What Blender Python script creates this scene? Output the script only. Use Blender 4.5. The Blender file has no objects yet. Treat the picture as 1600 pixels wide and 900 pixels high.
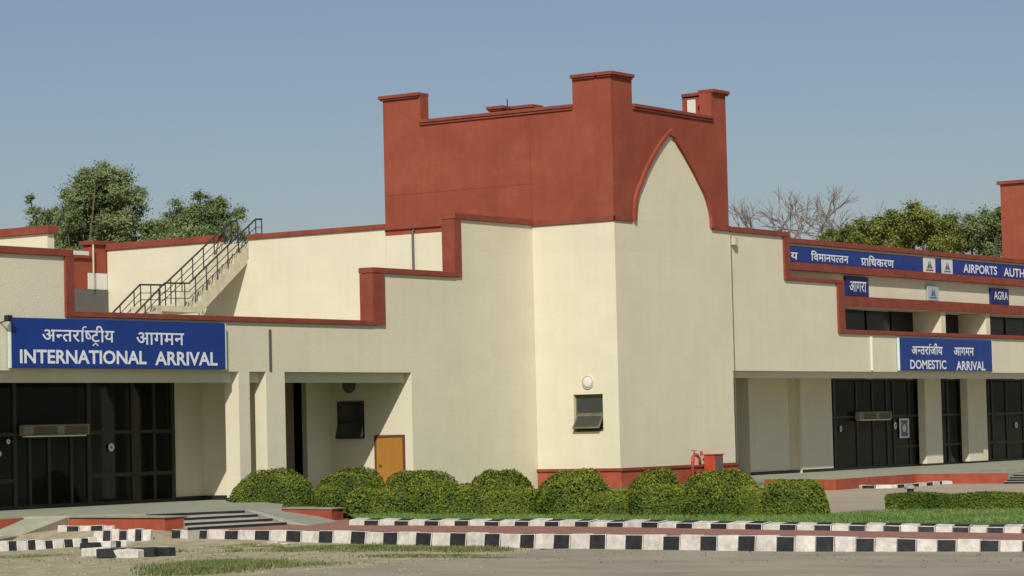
import bpy, bmesh, math, random
import numpy as np
from mathutils import Vector, Matrix
random.seed(7); rng = np.random.default_rng(11)
sc = bpy.context.scene; col = sc.collection
R = math.radians

# ---------------------------------------------------------------- camera
FPX = 4225.79; PIT, ROLL, AZ = R(2.96787), R(1.39521), R(34.33904); EYE = 2.55
fh = np.array([math.cos(AZ), math.sin(AZ), 0]); rh = np.array([math.sin(AZ), -math.cos(AZ), 0]); zz = np.array([0, 0, 1.])
FW = fh*math.cos(PIT) + zz*math.sin(PIT); UP = -fh*math.sin(PIT) + zz*math.cos(PIT)
RT = math.cos(ROLL)*rh - math.sin(ROLL)*UP; U2 = math.sin(ROLL)*rh + math.cos(ROLL)*UP
O = np.array([0, 0, EYE])
cam = bpy.data.cameras.new('camera'); co = bpy.data.objects.new('camera', cam); col.objects.link(co)
cam.sensor_width = 36; cam.lens = 36*FPX/1600; cam.clip_start = 0.5; cam.clip_end = 3000
co.matrix_world = Matrix(((RT[0], U2[0], -FW[0], 0), (RT[1], U2[1], -FW[1], 0), (RT[2], U2[2], -FW[2], EYE), (0, 0, 0, 1)))
sc.camera = co

# ---------------------------------------------------------------- sky, sun, exposure
SUN_EL = R(37.5); SUN_AZ = math.atan2(-.857, -.515)          # compass angle from +Y towards +X
w = bpy.data.worlds.new('World'); sc.world = w; w.use_nodes = True
nt = w.node_tree; bg = nt.nodes['Background']
sky = nt.nodes.new('ShaderNodeTexSky'); sky.sky_type = 'NISHITA'; sky.sun_disc = False
sky.sun_elevation = SUN_EL; sky.sun_rotation = SUN_AZ
sky.altitude = 150; sky.air_density = 1.0; sky.dust_density = 1.4; sky.ozone_density = 2.0
tint = nt.nodes.new('ShaderNodeMixRGB'); tint.blend_type = 'MULTIPLY'; tint.inputs[0].default_value = 1; tint.inputs[2].default_value = (1, .95, .965, 1)   # dusty air
nt.links.new(sky.outputs[0], tint.inputs[1]); nt.links.new(tint.outputs[0], bg.inputs[0]); bg.inputs[1].default_value = 0.066
sl = bpy.data.lights.new('sun', 'SUN'); sl.energy = 3.85; sl.angle = R(.5); sl.color = (1, .94, .83)
so = bpy.data.objects.new('sun', sl); col.objects.link(so)
sd = Vector((math.sin(SUN_AZ)*math.cos(SUN_EL), math.cos(SUN_AZ)*math.cos(SUN_EL), math.sin(SUN_EL)))
so.rotation_euler = sd.to_track_quat('Z', 'Y').to_euler(); so.location = (-30, -20, 40)
sc.view_settings.view_transform = 'Standard'; sc.view_settings.look = 'None'
sc.view_settings.exposure = 0.10; sc.view_settings.gamma = 1

# ---------------------------------------------------------------- where a point of the place lies
def ray(x, y): return FW*FPX + RT*(x-800) - U2*(y-450)
def G(x, y, z=0):
    r = ray(x, y); p = O + r*(z-EYE)/r[2]; return p
def PA(x, y, Y): r = ray(x, y); return O + r*Y/r[1]
def PL(x, y, X): r = ray(x, y); return O + r*X/r[0]
def TD(x, y, d): r = ray(x, y); return O + r*d/math.hypot(r[0], r[1])

# ---------------------------------------------------------------- materials
def mat(name, base, rough=.8, var=.12, scale=.8, spec=.3, bump=0, bscale=30, base2=None, detail=6, mul=None, metal=0):
    m = bpy.data.materials.new(name); m.use_nodes = True; t = m.node_tree; b = t.nodes['Principled BSDF']
    b.inputs['Roughness'].default_value = rough; b.inputs['Specular IOR Level'].default_value = spec; b.inputs['Metallic'].default_value = metal
    g = t.nodes.new('ShaderNodeNewGeometry'); mp = t.nodes.new('ShaderNodeMapping'); t.links.new(g.outputs['Position'], mp.inputs[0])
    if mul: mp.inputs['Scale'].default_value = mul
    n = t.nodes.new('ShaderNodeTexNoise'); n.inputs['Scale'].default_value = scale; n.inputs['Detail'].default_value = detail; n.inputs['Roughness'].default_value = .6
    t.links.new(mp.outputs[0], n.inputs['Vector'])
    cr = t.nodes.new('ShaderNodeValToRGB'); t.links.new(n.outputs['Fac'], cr.inputs[0])
    c2 = base2 or [min(1, c*(1+var)) for c in base]; c1 = base if base2 else [c*(1-var) for c in base]
    cr.color_ramp.elements[0].position = .3; cr.color_ramp.elements[1].position = .7
    cr.color_ramp.elements[0].color = (*c1, 1); cr.color_ramp.elements[1].color = (*c2, 1)
    t.links.new(cr.outputs[0], b.inputs['Base Color'])
    if bump:
        n2 = t.nodes.new('ShaderNodeTexNoise'); n2.inputs['Scale'].default_value = bscale; n2.inputs['Detail'].default_value = 5
        t.links.new(g.outputs['Position'], n2.inputs['Vector'])
        bp = t.nodes.new('ShaderNodeBump'); bp.inputs['Strength'].default_value = bump; bp.inputs['Distance'].default_value = .03
        t.links.new(n2.outputs['Fac'], bp.inputs['Height']); t.links.new(bp.outputs[0], b.inputs['Normal'])
    return m

def plaster(name, base, joint=.06, var=.045, streak=.07):
    """painted render: cloudy tone, faint block joints, vertical rain streaks"""
    m = mat(name, base, rough=.85, var=var, scale=.45, spec=.2, bump=.25, bscale=18)
    t = m.node_tree; b = t.nodes['Principled BSDF']; src = b.inputs['Base Color'].links[0].from_socket
    g = [n for n in t.nodes if n.type == 'NEW_GEOMETRY'][0]
    sx = t.nodes.new('ShaderNodeSeparateXYZ'); t.links.new(g.outputs['Position'], sx.inputs[0])
    ad = t.nodes.new('ShaderNodeMath'); ad.operation = 'ADD'; t.links.new(sx.outputs[0], ad.inputs[0]); t.links.new(sx.outputs[1], ad.inputs[1])
    cb = t.nodes.new('ShaderNodeCombineXYZ'); t.links.new(ad.outputs[0], cb.inputs[0]); t.links.new(sx.outputs[2], cb.inputs[1])
    br = t.nodes.new('ShaderNodeTexBrick'); t.links.new(cb.outputs[0], br.inputs['Vector'])
    br.inputs['Scale'].default_value = 1; br.inputs['Brick Width'].default_value = .9; br.inputs['Row Height'].default_value = .45
    br.inputs['Mortar Size'].default_value = .012; br.inputs['Mortar Smooth'].default_value = .6; br.offset = .0
    br.inputs['Color1'].default_value = (1, 1, 1, 1); br.inputs['Color2'].default_value = (.975, .97, .965, 1); br.inputs['Mortar'].default_value = (1-joint, 1-joint, 1-joint*1.1, 1)
    mx = t.nodes.new('ShaderNodeMixRGB'); mx.blend_type = 'MULTIPLY'; mx.inputs[0].default_value = 1
    t.links.new(src, mx.inputs[1]); t.links.new(br.outputs['Color'], mx.inputs[2])
    mp = t.nodes.new('ShaderNodeMapping'); mp.inputs['Scale'].default_value = (2.2, .16, 1); t.links.new(cb.outputs[0], mp.inputs[0])
    n = t.nodes.new('ShaderNodeTexNoise'); n.inputs['Scale'].default_value = 1.6; n.inputs['Detail'].default_value = 7; t.links.new(mp.outputs[0], n.inputs['Vector'])
    mr = t.nodes.new('ShaderNodeMapRange'); t.links.new(n.outputs['Fac'], mr.inputs[0]); mr.inputs[1].default_value = .42; mr.inputs[2].default_value = .72; mr.inputs[3].default_value = 1; mr.inputs[4].default_value = 1-streak
    mx2 = t.nodes.new('ShaderNodeMixRGB'); mx2.blend_type = 'MULTIPLY'; mx2.inputs[0].default_value = 1
    t.links.new(mx.outputs[0], mx2.inputs[1]); t.links.new(mr.outputs[0], mx2.inputs[2]); t.links.new(mx2.outputs[0], b.inputs['Base Color'])
    return m

def leafmat(name, c1, c2, c3, cl=1.2, rnd=.55):
    """foliage: each leaf takes its own tone, clumps drift between greens"""
    m = bpy.data.materials.new(name); m.use_nodes = True; t = m.node_tree; b = t.nodes['Principled BSDF']
    b.inputs['Roughness'].default_value = .6; b.inputs['Specular IOR Level'].default_value = .25
    g = t.nodes.new('ShaderNodeNewGeometry'); n = t.nodes.new('ShaderNodeTexNoise'); n.inputs['Scale'].default_value = cl; n.inputs['Detail'].default_value = 3
    t.links.new(g.outputs['Position'], n.inputs['Vector'])
    mi = t.nodes.new('ShaderNodeMath'); mi.operation = 'MULTIPLY_ADD'; t.links.new(g.outputs['Random Per Island'], mi.inputs[0]); mi.inputs[1].default_value = rnd
    m2 = t.nodes.new('ShaderNodeMath'); m2.operation = 'MULTIPLY_ADD'; t.links.new(n.outputs['Fac'], m2.inputs[0]); m2.inputs[1].default_value = 1.3; m2.inputs[2].default_value = -.42+(.55-rnd)*.55
    t.links.new(m2.outputs[0], mi.inputs[2])
    cr = t.nodes.new('ShaderNodeValToRGB'); t.links.new(mi.outputs[0], cr.inputs[0])
    e = cr.color_ramp.elements; e[0].position = .12; e[0].color = (*c1, 1); e[1].position = .95; e[1].color = (*c3, 1); x = e.new(.5); x.color = (*c2, 1)
    t.links.new(cr.outputs[0], b.inputs['Base Color'])
    tr = t.nodes.new('ShaderNodeBsdfTranslucent'); t.links.new(cr.outputs[0], tr.inputs[0])
    ms = t.nodes.new('ShaderNodeMixShader'); ms.inputs[0].default_value = .22; t.links.new(b.outputs[0], ms.inputs[1]); t.links.new(tr.outputs[0], ms.inputs[2])
    t.links.new(ms.outputs[0], t.nodes['Material Output'].inputs[0])
    return m

CREAM = plaster('cream_paint', (.645, .61, .472), var=.035, streak=.025, joint=.04)
RED = plaster('terracotta_paint', (.265, .066, .038), joint=.05, var=.13, streak=.06)
TRIM = mat('terracotta_trim', (.18, .043, .028), rough=.75, base2=(.255, .064, .039), scale=1.8, bump=.2)
BRICK = mat('red_oxide_wall', (.33, .075, .040), rough=.8, var=.15, scale=2, bump=.3)
def wear(m, col_, lo, hi, scale, fac):
    t = m.node_tree; b = t.nodes['Principled BSDF']; src = b.inputs['Base Color'].links[0].from_socket
    g = [n for n in t.nodes if n.type == 'NEW_GEOMETRY'][0]
    n = t.nodes.new('ShaderNodeTexNoise'); n.inputs['Scale'].default_value = scale; n.inputs['Detail'].default_value = 12; n.inputs['Roughness'].default_value = .7; t.links.new(g.outputs['Position'], n.inputs['Vector'])
    r_ = t.nodes.new('ShaderNodeMapRange'); t.links.new(n.outputs['Fac'], r_.inputs[0]); r_.inputs[1].default_value = lo; r_.inputs[2].default_value = hi; r_.inputs[3].default_value = 0; r_.inputs[4].default_value = fac
    mx = t.nodes.new('ShaderNodeMixRGB'); t.links.new(r_.outputs[0], mx.inputs[0]); t.links.new(src, mx.inputs[1]); mx.inputs[2].default_value = (*col_, 1); t.links.new(mx.outputs[0], b.inputs['Base Color'])
wear(RED, (.30, .105, .065), .50, .75, .9, .45); wear(TRIM, (.05, .03, .025), .58, .74, 1.5, .6); wear(BRICK, (.42, .20, .13), .55, .75, 1.2, .5)
wear(CREAM, (.45, .43, .33), .62, .80, .8, .22)
WHITEW = mat('white_wall', (.70, .68, .62), var=.06)
GREYW = mat('grey_wall', (.11, .105, .10), var=.08)
BLACKS = mat('black_skirting', (.02, .02, .02), rough=.5, var=.2)
FRAME = mat('dark_bronze_frame', (.034, .033, .020), rough=.5, var=.15)
MET = mat('dark_rail_paint', (.035, .038, .045), rough=.5, var=.2)
FLOOR = mat('grey_green_stone', (.30, .31, .24), rough=.7, var=.14, scale=1.3, bump=.15)
STEPM = mat('pale_step_stone', (.40, .39, .33), rough=.7, var=.10, scale=2)
BLUE = mat('blue_sign_face', (.008, .038, .215), rough=.45, var=.12, scale=1.1, spec=.4)
NAVY = mat('navy_sign_face', (.010, .020, .12), rough=.45, var=.12, scale=2)
LETTER = mat('white_letters', (.68, .72, .78), rough=.6, var=.05)
PANELW = mat('white_panel', (.62, .63, .60), rough=.5, var=.05)
EMB = mat('emblem_blue', (.09, .13, .22), rough=.5, var=.2)
EMBG = mat('emblem_green', (.16, .22, .14), rough=.5, var=.2)
PALEB = mat('pale_blue_panel', (.36, .42, .47), rough=.5, var=.08)
WOOD = mat('ochre_door', (.37, .175, .035), rough=.55, var=.10, scale=2, mul=(1, 1, .25))
KW = mat('kerb_white', (.42, .39, .34), rough=.85, base2=(.70, .67, .63), scale=5, bump=.4)
KB = mat('kerb_black', (.022, .024, .027), rough=.65, var=.45, scale=6, bump=.4)
PAVE = mat('dusty_red_paving', (.30, .155, .115), rough=.9, var=.16, scale=3, bump=.4)
ROAD = mat('dusty_asphalt', (.245, .215, .160), rough=.95, base2=(.38, .335, .25), detail=10, scale=.9, bump=.3, bscale=12, mul=(1, .35, 1))
DIRT = mat('dry_soil', (.24, .225, .14), rough=1, base2=(.46, .40, .27), scale=1.9, bump=.8, bscale=9, detail=10)
FORE = mat('tan_forecourt', (.32, .275, .205), rough=.95, base2=(.40, .345, .26), scale=.6, bump=.2, mul=(1, .3, 1))
LAWN = mat('lawn_turf', (.075, .125, .035), rough=1, base2=(.15, .20, .065), scale=1.6, bump=.8, bscale=25)
GRASS = leafmat('grass_blades', (.08, .11, .035), (.15, .19, .06), (.34, .32, .15), 1.6)
GRASSG = leafmat('lawn_blades', (.09, .16, .04), (.15, .25, .065), (.26, .33, .11), .6)
SHRUB = leafmat('shrub_leaves', (.040, .072, .011), (.10, .152, .019), (.20, .245, .029), 1.0, .42)
SHRUBY = leafmat('sunlit_leaf_tone', (.12, .15, .018), (.20, .23, .022), (.28, .29, .03), 2.5)  # sunlight on the shrub tops, put into the leaf colour
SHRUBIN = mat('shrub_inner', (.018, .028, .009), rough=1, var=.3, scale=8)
LEAF1 = leafmat('soft_green_leaves', (.085, .12, .05), (.165, .22, .085), (.28, .32, .15), .7, .36)
LEAF2 = leafmat('yellow_green_leaves', (.09, .11, .028), (.185, .215, .045), (.33, .34, .09), .7, .42)
BARK = mat('bark', (.10, .08, .06), rough=1, var=.3, scale=3)
BAREB = mat('bare_twigs', (.20, .175, .165), rough=1, var=.2, scale=3)
HOSE = mat('hose_box_red', (.38, .055, .028), rough=.5, var=.12, scale=4)
LAMPW = mat('lamp_white', (.66, .64, .56), rough=.3, var=.03, spec=.5)
LAMPG = mat('lamp_purple_grey', (.12, .10, .10), rough=.4, var=.2)
CONC = mat('old_concrete', (.42, .39, .28), rough=.95, base2=(.58, .54, .42), scale=2.5, bump=.4)
BROWNP = mat('tan_reflection', (.42, .29, .13), rough=.7, var=.1)
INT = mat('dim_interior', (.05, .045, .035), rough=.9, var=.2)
STONE = mat('garden_lamp_grey', (.25, .25, .27), rough=.5, var=.15)
GRILLE2 = mat('aged_beige', (.24, .22, .15))
GRILLE = mat('grille_brown', (.12, .10, .06))
STAIN = mat('ochre_plaster', (.54, .48, .31), rough=.85, var=.1, mul=(1, 1, .3))

GLASS = bpy.data.materials.new('tinted_glass'); GLASS.use_nodes = True
t = GLASS.node_tree; b = t.nodes['Principled BSDF']; b.inputs['Base Color'].default_value = (.010, .012, .011, 1); b.inputs['Roughness'].default_value = .06; b.inputs['Specular IOR Level'].default_value = .28
tr = t.nodes.new('ShaderNodeBsdfTransparent'); tr.inputs[0].default_value = (.75, .8, .75, 1); ms = t.nodes.new('ShaderNodeMixShader'); ms.inputs[0].default_value = .42
t.links.new(b.outputs[0], ms.inputs[1]); t.links.new(tr.outputs[0], ms.inputs[2]); t.links.new(ms.outputs[0], t.nodes['Material Output'].inputs[0])
OLIVE = mat('olive_window_steel', (.13, .12, .07), rough=.6, var=.2, scale=4)
GLASSD = mat('dark_glass', (.006, .007, .009), rough=.15, var=.1, spec=.25)
PANE = mat('window_glass', (.035, .040, .038), rough=.12, var=.1, spec=.5)

# ---------------------------------------------------------------- objects
def tag(o, label=None, cat=None, group=None, kind=None):
    if label: o['label'] = label
    if cat: o['category'] = cat
    if group: o['group'] = group
    if kind: o['kind'] = kind
    return o
def empty(name, loc, **k):
    o = bpy.data.objects.new(name, None); col.objects.link(o); o.location = loc; o.empty_display_size = .3
    return tag(o, **k)

def pieces(name, mt, parent, boxes, **k):
    for bx in boxes:
        m = MB(); m.box(*bx); m.build(name, mt, parent, **k)
class MB:
    def __init__(s): s.v = []; s.f = []; s.m = []
    def add(s, vs, fs, mi=0):
        k = len(s.v); s.v += [tuple(map(float, v)) for v in vs]; s.f += [tuple(i+k for i in f) for f in fs]; s.m += [mi]*len(fs); return s
    def box(s, x0, x1, y0, y1, z0, z1, mi=0):
        x0, x1 = sorted((x0, x1)); y0, y1 = sorted((y0, y1)); z0, z1 = sorted((z0, z1))
        return s.add([(x0,y0,z0),(x1,y0,z0),(x1,y1,z0),(x0,y1,z0),(x0,y0,z1),(x1,y0,z1),(x1,y1,z1),(x0,y1,z1)],
                     [(0,3,2,1),(4,5,6,7),(0,1,5,4),(1,2,6,5),(2,3,7,6),(3,0,4,7)], mi)
    def prism(s, poly, d, mi=0):
        """poly: list of 3-D points, pushed along d"""
        n = len(poly); P = [np.array(p, float) for p in poly]; d = np.array(d, float)
        vs = P + [p+d for p in P]
        nrm = sum((np.cross(P[i], P[(i+1) % n]) for i in range(n)), np.zeros(3))
        a = tuple(range(n)); b = tuple(range(n, 2*n))
        if np.dot(nrm, d) > 0: a = a[::-1]; flip = True
        else: b = b[::-1]; flip = False
        fs = [a, b]
        for i in range(n):
            j = (i+1) % n
            fs.append((i, j, n+j, n+i) if flip else (j, i, n+i, n+j))
        return s.add(vs, fs, mi)
    def xz(s, pts, y0, y1, mi=0): return s.prism([(x, y0, z) for x, z in pts], (0, y1-y0, 0), mi)
    def xy(s, pts, z0, z1, mi=0): return s.prism([(p[0], p[1], z0) for p in pts], (0, 0, z1-z0), mi)
    def tube(s, pts, r, n=8, mi=0, caps=True):
        pts = [np.array(p, float) for p in pts]; rs = r if hasattr(r, '__len__') else [r]*len(pts)
        vs = []; fs = []; prev = None
        for i, p in enumerate(pts):
            d = pts[min(i+1, len(pts)-1)] - pts[max(i-1, 0)]; d = d/(np.linalg.norm(d)+1e-9)
            a = np.cross(d, [0, 0, 1]) if abs(d[2]) < .95 else np.cross(d, [1, 0, 0])
            if prev is not None and np.dot(a, prev) < 0: a = -a
            a = a/np.linalg.norm(a); prev = a; c = np.cross(d, a)
            vs += [p + rs[i]*(a*math.cos(2*math.pi*k/n) + c*math.sin(2*math.pi*k/n)) for k in range(n)]
        for i in range(len(pts)-1):
            for k in range(n):
                q = (k+1) % n; fs.append((i*n+k, i*n+q, (i+1)*n+q, (i+1)*n+k))
        if caps: fs.append(tuple(range(n))[::-1]); fs.append(tuple(range((len(pts)-1)*n, len(pts)*n)))
        return s.add(vs, fs, mi)
    def build(s, name, mats, parent=None, bevel=0, smooth=False):
        me = bpy.data.meshes.new(name); me.from_pydata(s.v, [], s.f)
        mats = mats if isinstance(mats, (list, tuple)) else [mats]
        for m in mats: me.materials.append(m)
        me.polygons.foreach_set('material_index', s.m)
        if smooth: me.polygons.foreach_set('use_smooth', [True]*len(s.f))
        bm = bmesh.new(); bm.from_mesh(me)
        bmesh.ops.recalc_face_normals(bm, faces=bm.faces)
        if bevel: bmesh.ops.bevel(bm, geom=[e for e in bm.edges if len(e.link_faces) == 2 and e.calc_face_angle(0) > .5], offset=bevel, segments=1, affect='EDGES', clamp_overlap=True)
        bm.to_mesh(me); bm.free(); me.update()
        o = bpy.data.objects.new(name, me); col.objects.link(o)
        if parent is not None:
            o.parent = parent; o.matrix_parent_inverse = Matrix.Translation(parent.location).inverted()
        return o

# ================================================================ SETTING
YA, YC, XL, YF = 52.41, 49.03, 78.05, 49.5
# ground sheet to the horizon
m = MB(); m.add([(-400, -900, -.03), (1600, -900, -.03), (1600, 1300, -.03), (-400, 1300, -.03)], [(0, 1, 2, 3)])
tag(m.build('ground', DIRT), kind='structure')
# near verge of bare soil, uneven
road_edge = [G(*q)[:2] for q in ((300, 906), (420, 896), (520, 889), (640, 880), (740, 871), (800, 864), (838, 859))]
m = MB(); nx, ny = 70, 90; X0, X1, Y0_, Y1_ = 36, 56, 32, 60
vs = []
for j in range(ny+1):
    for i in range(nx+1):
        x = X0+(X1-X0)*i/nx; y = Y0_+(Y1_-Y0_)*j/ny
        z = -.012 + .014*math.sin(x*1.7+y*.9)*math.sin(y*1.3-x*.4)
        z += .10*math.exp(-((x-(50.2-(45-y)*.22))/.9)**2) * min(1, max(0, (y-37)/5))
        edge = 47.35-(y-32)*1.22 if y < 40 else 37.6
        z -= .10*max(0, min(1, (edge+ .4 - x)/1.2))
        bank = max(0, min(1, (x-49.0)/1.3))*max(0, min(1, (y-44.6)/.8)); z += .15*bank*bank*(3-2*bank)
        vs.append((x, y, z))
m.add(vs, [(j*(nx+1)+i, j*(nx+1)+i+1, (j+1)*(nx+1)+i+1, (j+1)*(nx+1)+i) for j in range(ny) for i in range(nx)])
tag(m.build('soil_verge', DIRT, smooth=True), kind='structure')
# kerb lines: columns of the picture turned into places on the ground
px = np.array([268, 400, 551, 700, 840, 977, 1120, 1240, 1420, 1600, 1900, 2500])
ftop = np.array([827, 828.5, 830, 832, 834, 835.4, 836.8, 837.7, 841.3, 845, 851, 863])
pback = np.array([818, 818, 820.3, 821, 821.6, 823.3, 826, 828, 830.4, 832.8, 837, 845.4])
kback = np.array([806, 806, 809, 810, 811, 813.6, 815.5, 817.7, 820, 822, 825, 831])
ztop = np.array([.30, .30, .30, .30, .30, .30, .30, .30, .25, .20, .16, .16])
def lane(q, ys, dz=0):
    y = np.interp(q, px, ys); z = float(np.interp(q, px, ztop))+dz
    return G(q, y, z)
# road
rd = [tuple(p) for p in road_edge] + [tuple(lane(q, ftop)[:2]+np.array([.35, 0])) for q in (900, 1000, 1120, 1240, 1420, 1600, 1900, 2460)] + [(46, -60), (-60, -60), (-60, 40), (30, 46)]
m = MB(); m.add([(x, y, 0) for x, y in rd], [tuple(range(len(rd)))])
tag(m.build('road', ROAD), kind='structure')

def striped(name, edges, fpt, bpt, zb, first, label=None, jit=.012, depth=.3):
    """a painted kerb: stones laid end to end, black and white in turn; edges are positions along it"""
    m = MB()
    for i in range(len(edges)-1):
        a, c = edges[i], edges[i+1]; e = (c-a)*.015
        a2, c2 = a+e, c-e
        P = [fpt(a2), fpt(c2), bpt(c2), bpt(a2)]
        dz = random.uniform(-jit, jit); lean = random.uniform(0, jit*1.5)
        off = (P[0]-P[3])[:2]; off = off/np.linalg.norm(off)*(.03+lean)
        vs = [(P[0][0]+off[0], P[0][1]+off[1], zb), (P[1][0]+off[0], P[1][1]+off[1], zb), (P[2][0], P[2][1], zb), (P[3][0], P[3][1], zb)] + [(p[0], p[1], p[2]+dz+random.uniform(-.006, .006)) for p in P]
        m.add(vs, [(0, 3, 2, 1), (4, 5, 6, 7), (0, 1, 5, 4), (1, 2, 6, 5), (2, 3, 7, 6), (3, 0, 4, 7)], (i+first) % 2)
    return tag(m.build(name, [KW, KB], bevel=.012), label=label, kind='structure')
E1 = [268,283,304,325,351,373,398,422,447,471,498,521,548.5,572,598.6,622,650,675,703,729,757,782,812.5,836,865,891,921,947,977,1005,1036,1063,1094,1121,1153,1181,1213,1242,1274,1304,1337,1367,1401,1432,1464,1495,1531,1562,1597]
while E1[-1] < 2440: E1.append(E1[-1]+33)
def inward(p, q, ys, d):   # a point d metres behind p, across the kerb
    a = lane(q-5, ys); c = lane(q+5, ys); v = (c-a)[:2]; n = np.array([-v[1], v[0]]); n /= np.linalg.norm(n)
    if n[0] < 0: n = -n
    return np.array([p[0]+n[0]*d, p[1]+n[1]*d, p[2]])
striped('kerb', E1, lambda q: lane(q, ftop), lambda q: inward(lane(q, ftop), q, ftop, .16), -.02, 1)
E2 = [545]
while E2[-1] < 2420: E2 += [E2[-1]+(24 if E2[-1] < 900 else 27), E2[-1]+(47 if E2[-1] < 900 else 54)]
E2 = sorted(E2)
kf = lambda q: lane(q, pback)+np.array([0, 0, .11])
striped('kerb', E2, kf, lambda q: inward(lane(q, pback), q, pback, .30)+np.array([0, 0, .15]), .1, 0, jit=.012)
# red paving between the kerbs
m = MB(); qs = [268, 330, 400, 470, 551, 700, 840, 977, 1120, 1240, 1420, 1600, 1880, 2460]
A = [inward(lane(q, ftop), q, ftop, .10)-np.array([0, 0, .004]) for q in qs]
Bk = [inward(lane(q, pback), q, pback, .08)-np.array([0, 0, .004]) for q in qs]
for i in range(4): Bk[i] = np.array([56.4-i*.15, A[i][1]+2.2, .296])
Bk[0][1] = 48; Bk[1][1] = 46.8
n = len(qs); m.add([*A, *Bk], [(i, i+1, n+i+1, n+i) for i in range(n-1)])
tag(m.build('pavement', PAVE), kind='structure')
# lawn
LZ = .43
lw = [inward(lane(q, pback), q, pback, .26)[:2] for q in (545, 700, 840, 977, 1120, 1240, 1420, 1600, 1880, 2460)]
lz = [min(LZ, float(np.interp(q, px, ztop))+.135) for q in (545, 700, 840, 977, 1120, 1240, 1420, 1600, 1880, 2460)]
rest = [G(2500, 775, LZ)[:2], (60.5, 20), (60.5, 28.6), G(1384, 797, LZ)[:2], G(1290, 803, LZ)[:2], (57, 31.2), (70, 40), (82.9, 46), (86, 49.1), (78, 49.1), (78, 52.5), (62.5, 52.5), (58.2, 46.6), (56.4, 44)]
m = MB(); m.add([(p[0], p[1], z) for p, z in zip(lw, lz)] + [(p[0], p[1], LZ) for p in rest], [tuple(range(len(lw)+len(rest)))])
tag(m.build('lawn', LAWN), kind='structure')
LAWNPOLY = [tuple(p) for p in lw]+[tuple(p) for p in rest]
# forecourt in front of the domestic portico
m = MB(); fx_ = [(51.5, .08), (58, .27), (62, .29), (74, .12), (86.2, .12), (140, .12)]
fy_ = [-20, 12, 24, 34, 48.9]
m.add([(max(x, 60) if (y > 30 and x < 60) else x, y, z) for x, z in fx_ for y in fy_], [(i*5+j, (i+1)*5+j, (i+1)*5+j+1, i*5+j+1) for i in range(5) for j in range(4)])
tag(m.build('forecourt', FORE), kind='structure')

# ---- left-hand platform, steps and ramps (a raised stone terrace)
PZ = .58
terr = empty('entrance_terrace', (55, 49, 0), label='grey stone terrace with red side walls, steps and ramps before the left glass entrance', cat='terrace')
yt = 46.55
b4 = G(36, 810, .54); b0 = G(107, 808.3, .54)
E0 = [G(228, 803.5, .58), G(287, 809, .51), G(288, 817, .44), G(293, 824, .37)]; E1_ = [G(382, 797, .58), G(403, 803, .51), G(426, 809.5, .44), G(448, 815.5, .37)]
c5 = G(392, 796, .581); c4 = G(440, 793.5, .581)
m = MB(); m.xy([(30, b4[1]), b4[:2], b0[:2], (51.6, 48.6), E0[0][:2], E1_[0][:2], c5[:2], c4[:2], (59.2, 48.4), (62.3, 52.35), (62.3, 55.2), (30, 55.2)], .0, PZ)
m.build('platform', FLOOR, terr)
for k in range(1, 4):
    z = E0[k][2]; a_, b_ = E0[k], E1_[k]; dv = np.array([.25, 1.0])*1.6
    m = MB(); va = a_[:2]/np.linalg.norm(a_[:2]); m.xy([a_[:2], b_[:2], b_[:2]+dv*.9, a_[:2]+va*1.9], .0, z); m.build('step', STEPM, terr)
for k in range(4):
    z = E0[k][2]; a_, b_ = E0[k], E1_[k]; e = np.array([-.012, -.012])
    m = MB(); m.prism([(*(a_[:2]+e), z-.062), (*(b_[:2]+e), z-.062), (*(b_[:2]+e), z-.004), (*(a_[:2]+e), z-.004)], (.009, .009, 0)); m.build('riser', BLACKS, terr)
# sloping cheek and ramp to the right of the steps
c0 = E1_[0]+np.array([.02, 0, .002]); c1 = G(483, 821, .303); c2 = G(452, 819, .303); c3 = G(530, 814.5, .303)
m = MB(); m.prism([c0, c2, c1, c5], (0, 0, -.25)); m.build('sloping_cheek', STEPM, terr)
m = MB(); m.prism([c5, c1, c3, c4], (0, 0, -.26)); m.build('ramp', FLOOR, terr)
# red side wall of that ramp
w0 = G(440, 794, .60); w1 = G(518, 795, .60); w2 = G(536, 793.5, .60)
m = MB(); m.prism([(w0[0], w0[1], .0), (w1[0], w1[1], .0), (w1[0], w1[1], .585), (w0[0], w0[1], .585)], ((w2-w1)[0], (w2-w1)[1], 0))
m.build('side_wall', BRICK, terr)
m = MB(); m.xy([w0[:2]-[.03, .03], w1[:2]-[.03, .03], w2[:2]+[.05, -.03], (w0+w2-w1)[:2]], .587, .61); m.build('coping', FLOOR, terr)
# left red cheek block beside the steps
a0 = G(107, 808.5, .54); a1 = G(257, 808.8, .54); a2 = a1+np.array([.82, -.03, 0])
back = [E0[0][:2]+np.array([.1, .1]), (a0[0]+.45, a0[1]-.1)]
m = MB(); m.xy([a0[:2], a1[:2], a2[:2], *back], .0, .535); m.build('side_wall', BRICK, terr, bevel=.01)
m = MB(); m.xy([a0[:2]-[.04, 0], a1[:2]-[.05, .05], a2[:2]+[.05, -.03], *back], .537, .556); m.build('coping', FLOOR, terr)
# ramp running down to the left
b1 = G(30, 837, .12); b2 = G(-60, 852, .10); b3 = G(-60, 838, .16); b0r = b0-np.array([0, 0, .0]); b4r = b4
m = MB(); m.prism([b0r, b1, b2, b3, b4r], (0, 0, -.2)); m.build('ramp', FLOOR, terr)
m = MB(); m.prism([(b0[0], b0[1], .0), (b1[0], b1[1], .0), (b1[0], b1[1], .115), (b0[0], b0[1], .555)], (.12, .02, 0)); m.build('side_wall', BRICK, terr)
m = MB(); m.box(30, b4[0]-.03, b4[1]-.06, b4[1]-.005, 0, .55); m.build('side_wall', BRICK, terr)

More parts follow.
